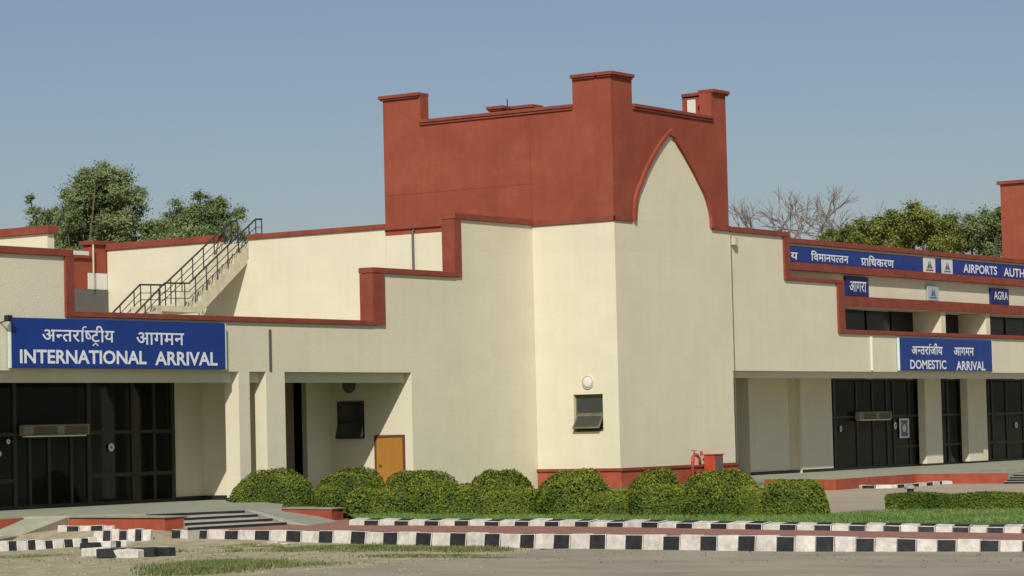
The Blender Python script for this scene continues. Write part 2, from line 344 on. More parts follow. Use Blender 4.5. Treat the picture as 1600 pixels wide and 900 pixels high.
# kerbs at bottom left
def straight(p0, p1, h0, h1, wd, nblk, first, zb, name='kerb'):
    p0 = np.array(p0, float); p1 = np.array(p1, float); d = (p1-p0)[:2]; n = np.array([-d[1], d[0]])/np.linalg.norm(d)
    if n[0] < 0: n = -n
    f = lambda s: np.array([*(p0+(p1-p0)*s)[:2], h0+(h1-h0)*s]); g = lambda s: np.array([*((p0+(p1-p0)*s)[:2]+n*wd), h0+(h1-h0)*s])
    ed = [0]
    for k in range(nblk): ed.append(ed[-1]+random.uniform(.8, 1.2))
    ed = [e/ed[-1] for e in ed]
    return striped(name, ed, f, g, zb, first, jit=.02)
kp = G(-60, 864, 0)
straight(kp, G(152, 852.5, 0), .21, .21, .14, 15, 0, -.05)
straight(G(146, 844, .06), G(236, 840.5, .10), .29, .32, .13, 7, 0, -.05)
straight(G(90, 833, .17), G(176, 832, .18), .35, .36, .12, 5, 0, -.05)
# loose kerb stones dumped in front
ks = [(150, 869, 0, 22, -8), (176, 871, 1, 22, 4), (200, 871, 0, 24, -4), (224, 870, 1, 20, 10), (241, 868, 0, 20, 10), (256, 868, 1, 16, -6), (142, 857, 1, 15, 0), (160, 856, 0, 20, 4), (177, 855, 1, 14, 0), (190, 854.5, 0, 15, 2)]
LK = ['leftmost white loose kerb stone in the front dumped row', 'black loose kerb stone just right of the leftmost white one in the dumped row', 'worn white kerb stone in the middle of the front dumped row',
      'black kerb stone right of the worn white one in the front dumped row', 'greyish white kerb stone near the right end of the dumped row', 'black kerb stone at the right end of the dumped row',
      'black kerb stone at the left end of the short row behind the dumped stones', 'white kerb stone second from left in the short row behind', 'black kerb stone third from left in the short row behind', 'white kerb stone at the right end of the short row behind']
for i, (kx, ky, c, wpx, rz) in enumerate(ks):
    p = G(kx, ky, 0); wd = wpx*.0262*.5*1.15; hh = .20 if i < 6 else .16; dp = .13
    ang = math.atan2(*(G(kx+10, ky, 0)-G(kx-10, ky, 0))[[1, 0]]) + R(rz)
    m = MB(); m.box(-wd, wd, -dp, dp, -.01, hh)
    m.v = [(x*(1+random.uniform(-.05, .05)), y+random.uniform(-.01, .01), z*(1+random.uniform(-.12, .05))) for x, y, z in m.v]
    o = m.build('kerb_stone', KB if c else KW, bevel=.02); o.location = (p[0], p[1], -.01); o.rotation_euler = (R(random.uniform(-4, 4)), R(random.uniform(-3, 3)), ang)
    tag(o, LK[i], 'kerb stone', 'loose painted kerb stones')

# ================================================================ TERMINAL
T = empty('terminal_building', (78, 50, 0), label='cream airport terminal with terracotta copings and a tall crenellated tower', cat='building')
SF = 4.44
# left wing front wall
m = MB(); AT = YA+.45
m.xz([(30, SF), (30, 7.6), (54.9, 7.6), (54.9, 5.93), (69.0, 5.93), (69.0, 7.62), (73.55, 7.62), (73.55, 9.58), (78.04, 9.58), (78.04, .3), (70.79, .3), (70.79, SF), (64.29, SF), (64.29, .3), (63.4, .3), (63.4, SF)], YA, AT)
m.build('front_wall', CREAM, T)
m = MB(); m.box(62.12, 62.62, YA+.001, YA+.54, .3, SF-.002); m.build('pillar', CREAM, T)
m = MB(); m.box(30, 70.785, YA+.27, YA+.50, 4.12, SF-.003); m.build('lintel', CREAM, T)
m = MB(); m.box(30, 71.4, YA+.46, 62, 4.33, 4.5); m.build('ceiling', CREAM, T)
# left portico back wall, side wall, pilaster
m = MB(); m.box(62.35, 63.70, 55.2, 55.5, .3, 4.33); m.build('back_wall', CREAM, T)
m = MB(); m.box(63.70, 64.2, 52.97, 55.5, .3, 4.33); m.build('side_wall', CREAM, T)
pieces('skirting', BLACKS, T, [(62.33, 63.66, 55.16, 55.199, PZ, PZ+.13), (63.655, 63.699, 52.97, 55.16, PZ, PZ+.13), (62.08, 62.119, YA, YA+.54, PZ-.1, PZ+.10)])
# small recess right of it
m = MB(); m.box(70.79, 71.1, AT, 55.8, .3, 4.33); m.build('side_wall', CREAM, T)
m = MB(); m.box(69.55, 71.1, 55.8, 56.0, .3, 4.33); m.build('back_wall', CREAM, T)
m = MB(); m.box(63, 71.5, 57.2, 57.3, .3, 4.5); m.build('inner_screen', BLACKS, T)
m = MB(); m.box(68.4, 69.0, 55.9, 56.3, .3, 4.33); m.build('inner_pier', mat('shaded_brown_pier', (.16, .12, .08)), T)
m = MB(); m.box(62.3, 71, 52.42, 57.2, .2, PZ-.01); m.build('recess_floor', FLOOR, T)
# ochre door and its frame, on the side wall of the recess (faces -X)
dr = MB(); dr.box(70.765, 70.785, 52.80, 53.88, PZ, 2.36); d = dr.build('door', WOOD, T)
fr = MB(); fr.box(70.74, 70.788, 52.72, 52.80, PZ, 2.43); fr.box(70.74, 70.788, 53.88, 53.95, PZ, 2.43); fr.box(70.74, 70.788, 52.80, 53.88, 2.36, 2.43); fr.build('frame', mat('door_frame_brown', (.12, .05, .03)), d)
hn = MB(); hn.tube([(70.75, 53.75, 1.45), (70.70, 53.75, 1.45), (70.70, 53.63, 1.45)], .015); hn.build('handle', MET, d)

def side_window(X, y0, y1, z0, z1, open_=.3, inset=.1, glass=PANE):
    """two-part steel window in a wall facing -X, lower sash pushed out"""
    f = MB(); t_ = .05; zm = z0+(z1-z0)*.48
    for a in ((y0, y1, z0, z0+t_), (y0, y1, z1-t_, z1), (y0, y0+t_, z0+t_, z1-t_), (y1-t_, y1, z0+t_, z1-t_), (y0+t_, y1-t_, zm-.03, zm+.03)):
        f.box(X+inset-.03, X+inset+.02, *a)
    wn = f.build('window', OLIVE if X > 75 else FRAME, T)
    g = MB(); g.box(X+inset-.005, X+inset+.005, y0+t_, y1-t_, zm+.03, z1-t_); g.build('pane', glass, wn)
    # hinged sash
    L = zm-.03-z0; s = MB(); dz = -math.sqrt(L*L-open_**2); a = np.array([X+inset-.04, 0, zm-.03]); bb = a+np.array([-open_, 0, dz])
    def P(u, y): q = a+(bb-a)*u; return (q[0], y, q[2])
    th = np.array([.03, 0, -.03*open_/max(L, .1)])
    w_ = .06/L
    for (u0, u1, ya, yb) in ((0, w_, y0+.04, y1-.04), (1-w_, 1, y0+.04, y1-.04), (w_, 1-w_, y0+.04, y0+.10), (w_, 1-w_, y1-.10, y1-.04)):
        s.prism([P(u0, ya), P(u0, yb), P(u1, yb), P(u1, ya)], th)
    sh = s.build('sash', OLIVE if X > 75 else FRAME, wn)
    s2 = MB(); s2.prism([P(w_, y0+.1), P(w_, y1-.1), P(1-w_, y1-.1), P(1-w_, y0+.1)], th*.4); s2.build('pane', glass, wn)
    bk = MB(); bk.box(X+inset+.03, X+inset+.05, y0, y1, z0, z1); bk.build('dark_room', BLACKS, wn)
    return wn
def wall_hole_x(x0, x1, y0, y1, z0, z1, hy0, hy1, hz0, hz1, name, mt):
    m = MB(); m.box(x0, x1, y0, hy0, z0, z1); m.box(x0, x1, hy1, y1, z0, z1); m.box(x0, x1, hy0, hy1, z0, hz0); m.box(x0, x1, hy0, hy1, hz1, z1)
    return m.build(name, mt, T)
side_window(70.68, 54.37, 55.47, 2.33, 3.57, open_=.18)

# glass front, left
YG = 55.2
def glass_front(xs, y, z0, z1, zt, x_a, x_b, doors, thick=None):
    g = MB(); g.box(x_a, x_b, y-.008, y+.008, z0, z1); gf = g.build('glass_front', GLASS, T)
    pieces('mullion', FRAME, gf, [(x-wd/2, x+wd/2, y-.05, y+.03, z0, doors if (doors and wd == .101) else z1) for x, wd in xs])
    pieces('transom', FRAME, gf, [(xa, xb, y-.045, y+.025, z-h/2, z+h/2) for (xa, xb, z, h) in zt] + [(x_a, x_b, y-.06, y+.032, z0, z0+.10), (x_a, x_b, y-.06, y+.032, z1-.08, z1)])
    return gf
GL = glass_front([(55.52, .14), (56.11, .101), (56.89, .101), (57.81, .101), (58.56, .16), (60.45, .12), (61.4, .10), (62.25, .16), (53.6, .12), (51.8, .14), (49.5, .12), (47.3, .12)], YG, PZ, 4.30,
                 [(45, 62.3, 2.72, .10), (58.6, 62.3, 1.46, .11), (45, 55.5, 1.40, .11)], 42, 62.35, 2.67)
# columns set behind the glass in place of reflections, then the room
pieces('reflected_column', CREAM, T, [(59.6, 60.2, 56.2, 56.6, PZ, 4.3), (61.2, 61.6, 56.4, 56.7, PZ, 4.3)])
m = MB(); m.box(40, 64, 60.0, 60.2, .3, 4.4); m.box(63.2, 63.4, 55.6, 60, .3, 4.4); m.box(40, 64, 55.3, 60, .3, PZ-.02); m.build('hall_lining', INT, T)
def sticker(x, y, z, r, mt, parent, sx=1):
    m = MB(); m.add([(x+r*sx*math.cos(a), y, z+r*math.sin(a)) for a in np.linspace(0, 2*math.pi, 16, endpoint=False)], [tuple(range(16))])
    m.add([(x+r*.4*sx*math.cos(a), y-.004, z+r*.4*math.sin(a)) for a in np.linspace(0, 2*math.pi, 12, endpoint=False)], [tuple(range(12))], 1)
    return m.build('sticker', [mt, EMB], parent)
for q, r in (((174, 699), .12), ((13, 690), .07), ((-1, 709), .08)):
    p = PA(*q, YG-.06); sticker(p[0], YG-.06, p[2], r, PANELW, GL, 1.1)

# tower: cream body below, red body above
ZB = 9.6; TX1, TY1 = 85.92, 58.80
cw = [50.87, 49.68, 2.37, 3.65]
wall_hole_x(XL, XL+.3, YC+.4, TY1, .3, ZB, cw[1], cw[0], cw[2], cw[3], 'tower_wall', CREAM)
m = MB(); m.box(XL, TX1, YC, YC+.4, .3, ZB); m.build('tower_wall', CREAM, T); m = MB(); m.box(XL+.31, TX1, YC+.4, TY1, .3, ZB-.01); m.build('tower_core', CREAM, T)
side_window(XL, cw[1]+.01, cw[0]-.01, cw[2]+.01, cw[3]-.01, open_=.34, inset=.16)
m = MB(); m.box(XL+.001, TX1-.001, YC+.001, TY1, ZB, 13.2)
pt = .5
m.box(XL+.001, TX1-.001, YC+.001, YC+pt, 13.2, 13.57); m.box(XL+.001, XL+pt, YC+pt, TY1-.001, 13.2, 13.57); m.box(TX1-pt, TX1-.001, YC+pt, TY1-.001, 13.2, 13.57); m.box(XL+pt, TX1-pt, TY1-pt, TY1-.001, 13.2, 13.57)
m.build('tower_top', RED, T)
# crenel coping strips and merlons
def coping(poly_boxes, name='coping', mt=TRIM):
    pieces(name, mt, T, poly_boxes, bevel=.012)
m0 = 50.60; m1 = 57.12; n0 = 79.42; n1 = 84.88
coping([(XL-.10, XL+pt+.1, m0, m1, 13.562, 13.68), (XL-.06, XL+pt, m0, m1, 13.48, 13.558)])
coping([(n0, n1, YC-.10, YC+pt+.1, 13.562, 13.68), (n0, n1, YC-.06, YC+pt, 13.48, 13.558)])
coping([(TX1-pt-.1, TX1+.10, m0, m1, 13.562, 13.68), (n0, n1, TY1-pt-.1, TY1+.1, 13.562, 13.68)])
def merlon(segs, caps, parent=T):
    m = MB()
    for s_ in segs: m.box(*s_, 13.5705, 14.56)
    o = m.build('merlon', RED, T)
    c = MB()
    for s_ in caps: c.box(*s_, 14.561, 14.68)
    for s_ in caps: c.box(s_[0]+.05, s_[1]-.05, s_[2]+.05, s_[3]-.05, 14.50, 14.559)
    c.build('coping', TRIM, o, bevel=.01); return o
merlon([(XL+.001, n0, YC+.001, YC+pt), (XL+.001, XL+pt, YC+pt, m0)], [(XL-.13, n0+.01, YC-.13, YC+pt+.05), (XL-.13, XL+pt+.05, YC+pt+.06, m0+.01)])
merlon([(XL+.001, XL+pt, m1, TY1-.001), (XL+pt, n0, TY1-pt, TY1-.001)], [(XL-.13, XL+pt+.02, m1-.01, TY1+.13), (XL+pt+.03, n0+.01, TY1-pt-.05, TY1+.13)])
me_ = merlon([(n1+.001, TX1-.001, YC+.001, YC+pt), (TX1-pt+.05, TX1-.001, YC+pt, m0)], [(n1-.01, TX1+.13, YC-.13, YC+pt+.05), (TX1-pt, TX1+.13, YC+pt+.06, m0+.01)])
p = MB(); p.box(TX1-pt+.035, TX1-pt+.049, YC+pt+.50, m0-.22, 13.80, 14.44); p.build('inner_panel', PANELW, me_)
mb_ = merlon([(n1, TX1-.001, TY1-pt, TY1-.001), (TX1-pt, TX1-.001, m1, TY1-pt)], [(n1-.11, TX1+.13, TY1-pt-.15, TY1+.13), (TX1-pt-.15, TX1+.13, m1-.01, TY1-pt-.16)]); mb_.location.z += .20
rod = PL(793, 172, 84); m = MB(); m.tube([(84, rod[1], 13.2), (84, rod[1], PL(793, 155, 84)[2])], .025, 6); m.build('lightning_rod', MET, T)
# band where red meets cream
coping([(XL-.06, XL-.001, YC-.06, YA-.07, 9.54, 9.74), (XL-.06, 79.18, YC-.06, YC-.002, 9.545, 9.735)])
m = MB(); m.box(XL-.012, XL-.001, YA-.02, YA+.02, 9.75, 13.5); m.build('joint', TRIM, T)
pj = PL(603, 306, XL)[2]; m = MB(); m.box(XL-.006, XL-.001, YA+.03, TY1-.02, pj-.02, pj+.01); m.build('joint', TRIM, T)
# ogee arch on the tower front
arch = [(988, 339), (988.5, 325), (990, 308), (993.5, 295), (999.5, 280.6), (1006.5, 263), (1015, 245.6), (1024.5, 229), (1034.5, 214.5), (1041, 207), (1047, 201)]
archr = [(1052, 211), (1057, 220), (1065.6, 234), (1075, 251), (1085, 269), (1093, 285), (1100.6, 300), (1105, 312), (1108, 323), (1110.5, 336), (1111.5, 347)]
AO = [PA(*q, YC)[[0, 2]] for q in arch+archr]
cxm = AO[10][0]
AI = []
for (x, z) in AO:
    dx = .13*(1 if x < cxm else -1); AI.append((x+dx*(1 if abs(x-cxm) > .3 else abs(x-cxm)/.3), z-(.30 if abs(x-cxm) < .2 else .07)))
AI[0] = (AI[0][0], ZB); AI[-1] = (AI[-1][0], ZB); AO[0] = (AO[0][0], ZB); AO[-1] = (AO[-1][0], ZB)
m = MB(); m.xz([AI[i] for i in range(len(AI))], YC-.0015, YC+.0008); m.build('arch_panel', CREAM, T)
m = MB()
for i in range(len(AO)-1): m.prism([(AO[i][0], YC-.12, AO[i][1]), (AO[i+1][0], YC-.12, AO[i+1][1]), (AI[i+1][0], YC-.12, AI[i+1][1]), (AI[i][0], YC-.12, AI[i][1])], (0, .15, 0))
m.build('arch_moulding', RED, T)
# plinth of the tower
pieces('plinth', BRICK, T, [(XL-.05, 86.0, YC-.05, YC-.001, .3, 1.0), (XL-.05, XL-.001, YC-.001, YA-.001, .3, 1.0)])
coping([(XL-.10, 86.02, YC-.10, YC-.002, 1.002, 1.11), (XL-.10, XL-.002, YC-.001, YA-.001, 1.002, 1.11)], 'plinth_moulding')

# copings and step trims on the left wing
tr_ = [(30, 55.05, YA-.09, AT+.04, 7.602, 7.80), (54.9, 68.75, YA-.09, AT+.04, 5.932, 6.09), (68.72, 73.3, YA-.09, AT+.04, 7.622, 7.80), (73.28, XL-.07, YA-.09, AT+.04, 9.582, 9.79)]
coping(tr_)
pieces('step_trim', TRIM, T, [(54.74, 55.06, YA-.085, YA-.001, 5.93, 7.60), (54.902, 55.06, YA, AT, 6.095, 7.60), (68.72, 69.36, YA-.08, YA-.001, 5.95, 7.61), (68.72, 68.998, YA, AT, 5.94, 7.61), (73.28, 73.66, YA-.08, YA-.001, 7.65, 9.57), (73.28, 73.548, YA, AT, 7.64, 9.57)])
m = MB(); m.box(63.56, 63.66, YA-.03, YA-.001, 4.46, 5.72); m.build('drain_slot', GREYW, T)
# upper roof wall (faces -X)
m = MB()
for (ya, yb) in ((58.81, 65.25), (66.60, 72.4)): m.box(XL, XL+.35, ya, yb, 5.4, 9.86)
m.box(XL, XL+.35, 65.25, 66.60, 5.4, 9.1); m.build('roof_wall', CREAM, T)
coping([(XL-.08, XL+.42, 58.82, 65.22, 9.862, 10.04), (XL-.08, XL+.42, 66.63, 72.5, 9.862, 10.12)])
coping([(XL-.08, XL-.001, 56.25, 58.80, 9.80, 9.98)])
m = MB(); m.box(XL-.07, XL-.001, YA+.46, 56.22, 9.55, 9.80); m.build('band', TRIM, T)
m = MB(); pp = PL(645, 357, XL-.1); m.tube([(XL-.02, pp[1], pp[2]-.05), (XL-.12, pp[1], pp[2]-.08), (XL-.12, pp[1], 6.5)], .045, 8); m.build('drainpipe', GREYW, T, smooth=True)
pieces('roof', CONC, T, [(30, XL-.01, AT, 90, 5.2, 5.4), (XL+.36, 140, YF+.3, 90, 9.0, 9.2)])
# red block and panels at the far left of the roof
m = MB(); m.box(77.3, XL+.3, 72.45, 73, 5.4, 10.05); m.box(75.9, 77.3, 72.45, 73, 5.4, 9.50); m.box(30, 75.9, 76, 76.5, 5.4, 8.9); m.build('rear_wall', RED, T)
coping([(77.2, XL+.4, 72.35, 73.1, 10.052, 10.22), (75.8, 77.2, 72.35, 73.1, 9.502, 9.62)])
m = MB(); m.box(76.98, XL-.02, 72.40, 72.448, 8.32, 8.95); m.build('white_panel', PANELW, T)
m = MB(); m.box(76.05, XL-.02, 72.36, 72.448, 5.4, 8.30); m.build('grey_panel', GREYW, T)
m = MB(); m.box(75.95, 77.0, 72.38, 72.46, 9.625, 9.78); m.build('pale_capping', PANELW, T)
m = MB(); m.tube([(77.1, 72.25, 8.3), (77.1, 72.25, 10.05)], .035, 6); m.build('vent_pipe', CONC, T)
m = MB(); m.box(65, 65.32, 62.95, 76, 5.4, 9.35); m.build('roof_wall', CREAM, T)
coping([(64.9, 65.42, 62.85, 76, 9.352, 9.62)])

# roof staircase, climbing along +X to the gap in the wall
st = []
P65 = lambda q: PA(*q, 65.3)
def Zz(a, b): return 160+a/5.292, 330+b/5.292
top = P65(Zz(1210, 400)); land0 = P65(Zz(800, 790)); land1 = P65(Zz(500, 790))
stair = MB(); y0, y1 = 65.3, 66.58
nst = 12; xa, za = land0[0], 7.27; xb, zb_ = XL+.3, 9.75
prof = [(xa, za-.22)]
prof_top = []
for k in range(nst):
    x = xa-.15+(xb-xa+.15)*k/nst; z = za+(zb_-za)*k/nst
    prof_top += [(x, z), (x, z+(zb_-za)/nst)]
prof_top.append((xb, zb_))
lx0 = 73.2
poly = [(lx0, za-.2), (lx0, za)] + prof_top + [(xb, zb_-.55), (xa+.1, za-.22)]
stair.xz(poly, y0, y1)
nlow = 8; x2, z2 = 70.9, 5.4
pt2 = []
for k in range(nlow):
    x = x2+(lx0-x2)*k/nlow; z = z2+(za-z2)*k/nlow; pt2 += [(x, z), (x, z+(za-z2)/nlow)]
stair.xz(pt2+[(lx0, za), (lx0, za-.3), (x2+.5, z2)], y0, y1)
ST = stair.build('staircase', CONC, T)
for yy in (65.33, 66.53):
    rail = MB(); hh = .85
    pts = [(71.1, 6.42-.0), (73.42, za+hh-.03), (74.73, za+hh), (77.0, 9.62), (78.6, 10.66), (78.95, 10.68)]
    P3 = [(x, yy, z) for x, z in pts]
    rail.tube(P3, .035, 8)
    for off in (.30, .55): rail.tube([(x, yy, z-off) for x, z in pts[:5]]+[(78.95, yy, 10.68-off)], .016, 6)
    xs_ = [71.6, 72.35, 73.1, 73.45, 74.0, 74.5] + [75.1+.62*k for k in range(6)] + [78.6, 78.95]
    for x in xs_:
        z = np.interp(x, [q[0] for q in pts], [q[1] for q in pts]); rail.tube([(x, yy, z-.95 if x < 78.3 else 9.7), (x, yy, z)], .024, 6)
    rail.build('handrail', MET, ST)

# ---- right wing
m = MB(); BT = YC+.45
m.xz([(85.94, SF+.01), (85.94, 9.52), (90.1, 9.52), (90.1, 7.88), (94.35, 7.88), (94.35, 5.93), (140, 5.93), (140, SF+.01)], YC, BT)
m.build('front_wall', CREAM, T)
m = MB(); m.box(86.0, 140, YC+.27, YC+.52, 4.2, SF+.007); m.build('lintel', CREAM, T)
m = MB(); m.box(85.95, 140, YC+.47, 58, 4.30, 4.5); m.build('ceiling', CREAM, T)
coping([(TX1+.02, 90.36, YC-.09, BT+.03, 9.522, 9.72), (84.70, TX1+.01, YC-.09, YC-.002, 9.54, 9.735), (90.0, 94.75, YC-.09, BT+.03, 7.882, 8.03), (94.3, 140, YC-.09, BT+.03, 5.932, 6.09)])
pieces('step_trim', TRIM, T, [(89.95, 90.38, YC-.08, YC-.001, 7.90, 9.52), (90.102, 90.38, YC, BT, 8.035, 9.52), (94.2, 94.75, YC-.08, YC-.001, 5.95, 7.88), (94.352, 94.75, YC, BT, 6.095, 7.88)])
m = MB(); m.tube([(86.01, YC-.02, 1.12), (86.01, YC-.02, 9.4)], .022, 6); m.build('drainpipe', GREYW, T)
m = MB(); m.box(86.0, 86.22, YC-.20, YC-.002, 9.05, 9.30); m.build('shadow_block', CONC, T)  # block added to give the wedge of shadow beside the joint
p_ = PA(1360, 550, YC)[0]; m = MB(); m.tube([(p_, YC-.05, 4.5), (p_, YC-.05, 5.85)], .06, 8); m.build('drainpipe', LAMPW, T)
# portico walls
YP = 51.7; FZ = .50
xw0 = PA(1172, 700, YP)[0]; xw1 = PA(1248, 700, YP)[0]; xw2 = PA(1301, 700, YP-.12)[0]
m = MB(); m.box(xw0, xw1, YP, YP+.3, .2, 4.30); m.build('portico_wall', CREAM, T)
m = MB(); m.box(xw1, xw2, YP-.14, YP+.3, .2, 4.30); m.build('portico_wall', CREAM, T)
m = MB(); m.box(xw1-.75, xw1-.002, YP-.012, YP-.002, FZ, 4.30); m.build('stained_strip', STAIN, T)
pieces('skirting', BLACKS, T, [(xw0, xw1, YP-.04, YP-.001, FZ, FZ+.12), (xw1, xw2, YP-.18, YP-.141, FZ, FZ+.12)])
m = MB(); m.box(xw0+.35, xw0+.55, YP-.02, YP-.001, 1.5, 1.75); m.build('switch_box', PANELW, T)
pieces('recess_wall', CREAM, T, [(86.0, xw0+1, YP+2.0, YP+2.2, .2, 4.30), (85.95, 86.0, YC+.5, YP+2, .2, 4.3), (xw0, xw0+.1, YP+.3, YP+2, .2, 4.3)])
q0 = PA(1146, 618, YP+1.98); q1 = PA(1158, 668, YP+1.98)
m = MB(); m.box(q0[0]-1, q1[0], YP+1.92, YP+1.98, q1[2], q0[2]); wn = m.build('window', FRAME, T)
m = MB(); m.box(q0[0]-1, q1[0]-.1, YP+1.90, YP+1.918, q1[2]+.08, q0[2]-.08); m.build('pane', PANE, wn)
# glass front on the right
YR = YP+.05
gx = lambda q: PA(q, 660, YR)[0]
zr = lambda y: PA(1350, y, YR)[2]
GR = glass_front([(gx(q), wd) for q, wd in ((1303, .2), (1338, .12), (1363, .12), (1385, .12), (1395, .10), (1420, .12), (1440, .14), (1480, .14), (1500, .12), (1511, .16), (1550, .16), (1572, .12), (1598, .12), (1630, .14), (1660, .14))], YR, FZ, 4.26,
                 [(xw2, 135, zr(651), .10), (gx(1395), 135, zr(700), .11)], xw2, 135, None)
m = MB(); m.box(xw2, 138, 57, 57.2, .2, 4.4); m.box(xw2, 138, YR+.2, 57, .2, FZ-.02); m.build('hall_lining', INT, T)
b0_ = PA(1306, 664, YR+.4); b1_ = PA(1334, 724, YR+.4)
m = MB(); bx0, bx1, bz1, bz0 = b0_[0], b1_[0], b0_[2], b1_[2]
m.xz([(bx0, bz0), (bx1, bz0), (bx1, bz0+(bz1-bz0)*.5), (bx1-.3, bz0+(bz1-bz0)*.85), (bx1-.75, bz1), (bx0, bz1)], YR+.3, YR+.38); m.build('arch_reflection', BROWNP, T)  # tan cut-out standing in for an arch reflected in the glass
ps = PA(1405, 654, YR-.06); pe = PA(1421, 684, YR-.06)
m = MB(); m.box(ps[0], pe[0], YR-.062, YR-.056, pe[2], ps[2]); po = m.build('poster', PANELW, GR)
cxp, czp = (ps[0]+pe[0])/2, (ps[2]+pe[2])/2
m = MB(); rr = (pe[0]-ps[0])*.36
for k in range(14):
    a, c = 2*math.pi*k/14, 2*math.pi*(k+1)/14
    m.add([(cxp+rr*math.cos(a), YR-.066, czp+rr*.9*math.sin(a)), (cxp+rr*math.cos(c), YR-.066, czp+rr*.9*math.sin(c)), (cxp+.55*rr*math.cos(c), YR-.066, czp+.5*rr*math.sin(c)), (cxp+.55*rr*math.cos(a), YR-.066, czp+.5*rr*math.sin(a))], [(0, 1, 2, 3)])
m.box(cxp-rr, cxp+rr, YR-.067, YR-.063, ps[2]-.18, ps[2]-.08); m.box(cxp-rr, cxp+rr, YR-.067, YR-.063, pe[2]+.08, pe[2]+.2)
m.build('emblem', EMB, GR)
for q, r, s_ in (((1399, 665), .16, .8), ((1314, 670), .13, .7), ((1588, 664), .14, 1.1)):
    p = PA(*q, YR-.06); sticker(p[0], YR-.06, p[2], r, PANELW, GR, s_)
# columns
for a, c in ((1446.5, 1472), (1513, 1542.5), (1690, 1720)):
    yc = 51.3; x0, x1 = PA(a, 660, yc)[0], PA(c, 660, yc)[0]
    m = MB(); m.box(x0, x1, yc, yc+.35, .2, 4.30); cl = m.build('column', CREAM, T, bevel=.01)
    m = MB(); m.box(x0-.012, x1+.012, yc-.012, yc+.34, FZ, FZ+.09); m.build('column_foot', BLACKS, cl)
# platform of the right portico with red sides
rp = [G(*q, .52)[:2] for q in ((1196, 748), (1303, 748), (1430, 739.5), (1575, 738))]
yb = rp[3][1]
m = MB(); m.xy([(86.0, 49.0), rp[0], rp[1], rp[2], rp[3], (rp[3][0]+2.2, rp[3][1]+.2), (rp[3][0]+2.2, 44), (138, 44), (138, 57), (86.0, 57)], .1, FZ); m.build('platform', FLOOR, T)
m = MB()
for i in range(3):
    a, c = np.array(rp[i]), np.array(rp[i+1]); d = (c-a)/np.linalg.norm(c-a); n_ = np.array([d[1], -d[0]])
    if n_[0] > 0 and i != 1: n_ = -n_
    if i == 1 and n_[1] > 0: n_ = -n_
    e = n_*.05
    m.prism([(*(a+e), .1), (*(c+e), .1), (*(c+e), FZ-.002), (*(a+e), FZ-.002)], (-e[0]*.9, -e[1]*.9, 0))
m.build('platform_wall', BRICK, T)
for k in range(4):
    m = MB(); xs0 = rp[3][0]+.1; m.box(xs0+.0+.30*k-.6, xs0+2.1, rp[3][1]-5, rp[3][1]-.04, .1, .20+.08*k); m.build('step', STEPM, T)
    m = MB(); m.box(xs0+.30*k-.612, xs0+.30*k-.601, rp[3][1]-5, rp[3][1]-.04, .125+.08*k, .19+.08*k); m.build('riser', BLACKS, T)
# upper fascia with sign bands and clerestory
FX0 = 90.45
m = MB(); m.box(FX0, 140, YF, YF+.3, 7.05, 9.36); m.box(FX0, 94.4, YF, YF+.3, 5.8, 7.05); m.build('fascia_wall', CREAM, T)
coping([(FX0, 140, YF-.14, YF+.35, 9.362, 9.56)], 'coping')
pieces('ledge', TRIM, T, [(FX0, 140, YF-.28, YF-.001, 8.33, 8.63), (94.75, 140, YF-.12, YF-.001, 7.06, 7.46)])
m = MB(); m.box(94.7, 140, YF+1.35, YF+1.4, 5.9, 7.05); cg = m.build('clerestory_glass', GLASSD, T)
pieces('mullion', BLACKS, cg, [(95.6+k*2.3, 95.66+k*2.3, YF+1.30, YF+1.349, 5.9, 7.05) for k in range(12)])
for a in (1478, 1547.5, 1700, 1770):
    x = PA(a, 500, YF)[0]; m = MB(); m.box(x-.42, x, YF+.02, YF+1.34, 5.8, 7.048); m.build('fin', CREAM, T)
pieces('clerestory_lining', CREAM, T, [(94.7, 140, YF+.31, YF+1.4, 7.06, 7.3), (94.7, 140, BT+.01, YF+1.3, 5.7, 5.88)])
# far red tower
m = MB(); q = PL(1563, 300, 118); m.box(118, 126, 42, q[1], 9.2, 13.45); m.build('far_tower', RED, T)
coping([(117.87, 126.1, 42, q[1]+.13, 13.452, 13.61)])

# ================================================================ SIGNS
dg = None
def glyph_mesh(body, bold=.0, res=3):
    c = bpy.data.curves.new('t', 'FONT'); c.body = body; c.size = 1; c.resolution_u = res; c.offset = bold
    o = bpy.data.objects.new('t', c); col.objects.link(o); bpy.context.view_layer.update()
    me = bpy.data.meshes.new_from_object(o.evaluated_get(bpy.context.evaluated_depsgraph_get()))
    bm = bmesh.new(); bm.from_mesh(me)
    bpy.data.objects.remove(o); bpy.data.curves.remove(c); bpy.data.meshes.remove(me)
    bmesh.ops.remove_doubles(bm, verts=bm.verts, dist=1e-5)
    return bm
def lat(body, bold=.018):
    bm = glyph_mesh(body, bold); vs = [v.co.to_2d()[:] for v in bm.verts]; fs = [tuple(v.index for v in f.verts) for f in bm.faces]
    bm.free(); return vs, fs
def ribbon(pts, wd):
    vs = []; fs = []
    for i, p in enumerate(pts):
        a = np.array(pts[max(i-1, 0)]); c = np.array(pts[min(i+1, len(pts)-1)]); d = c-a; d = d/np.linalg.norm(d); n_ = np.array([-d[1], d[0]])*wd/2
        vs += [tuple(np.array(p)+n_), tuple(np.array(p)-n_)]
    for i in range(len(pts)-1): fs.append((2*i, 2*i+1, 2*i+3, 2*i+2))
    return vs, fs
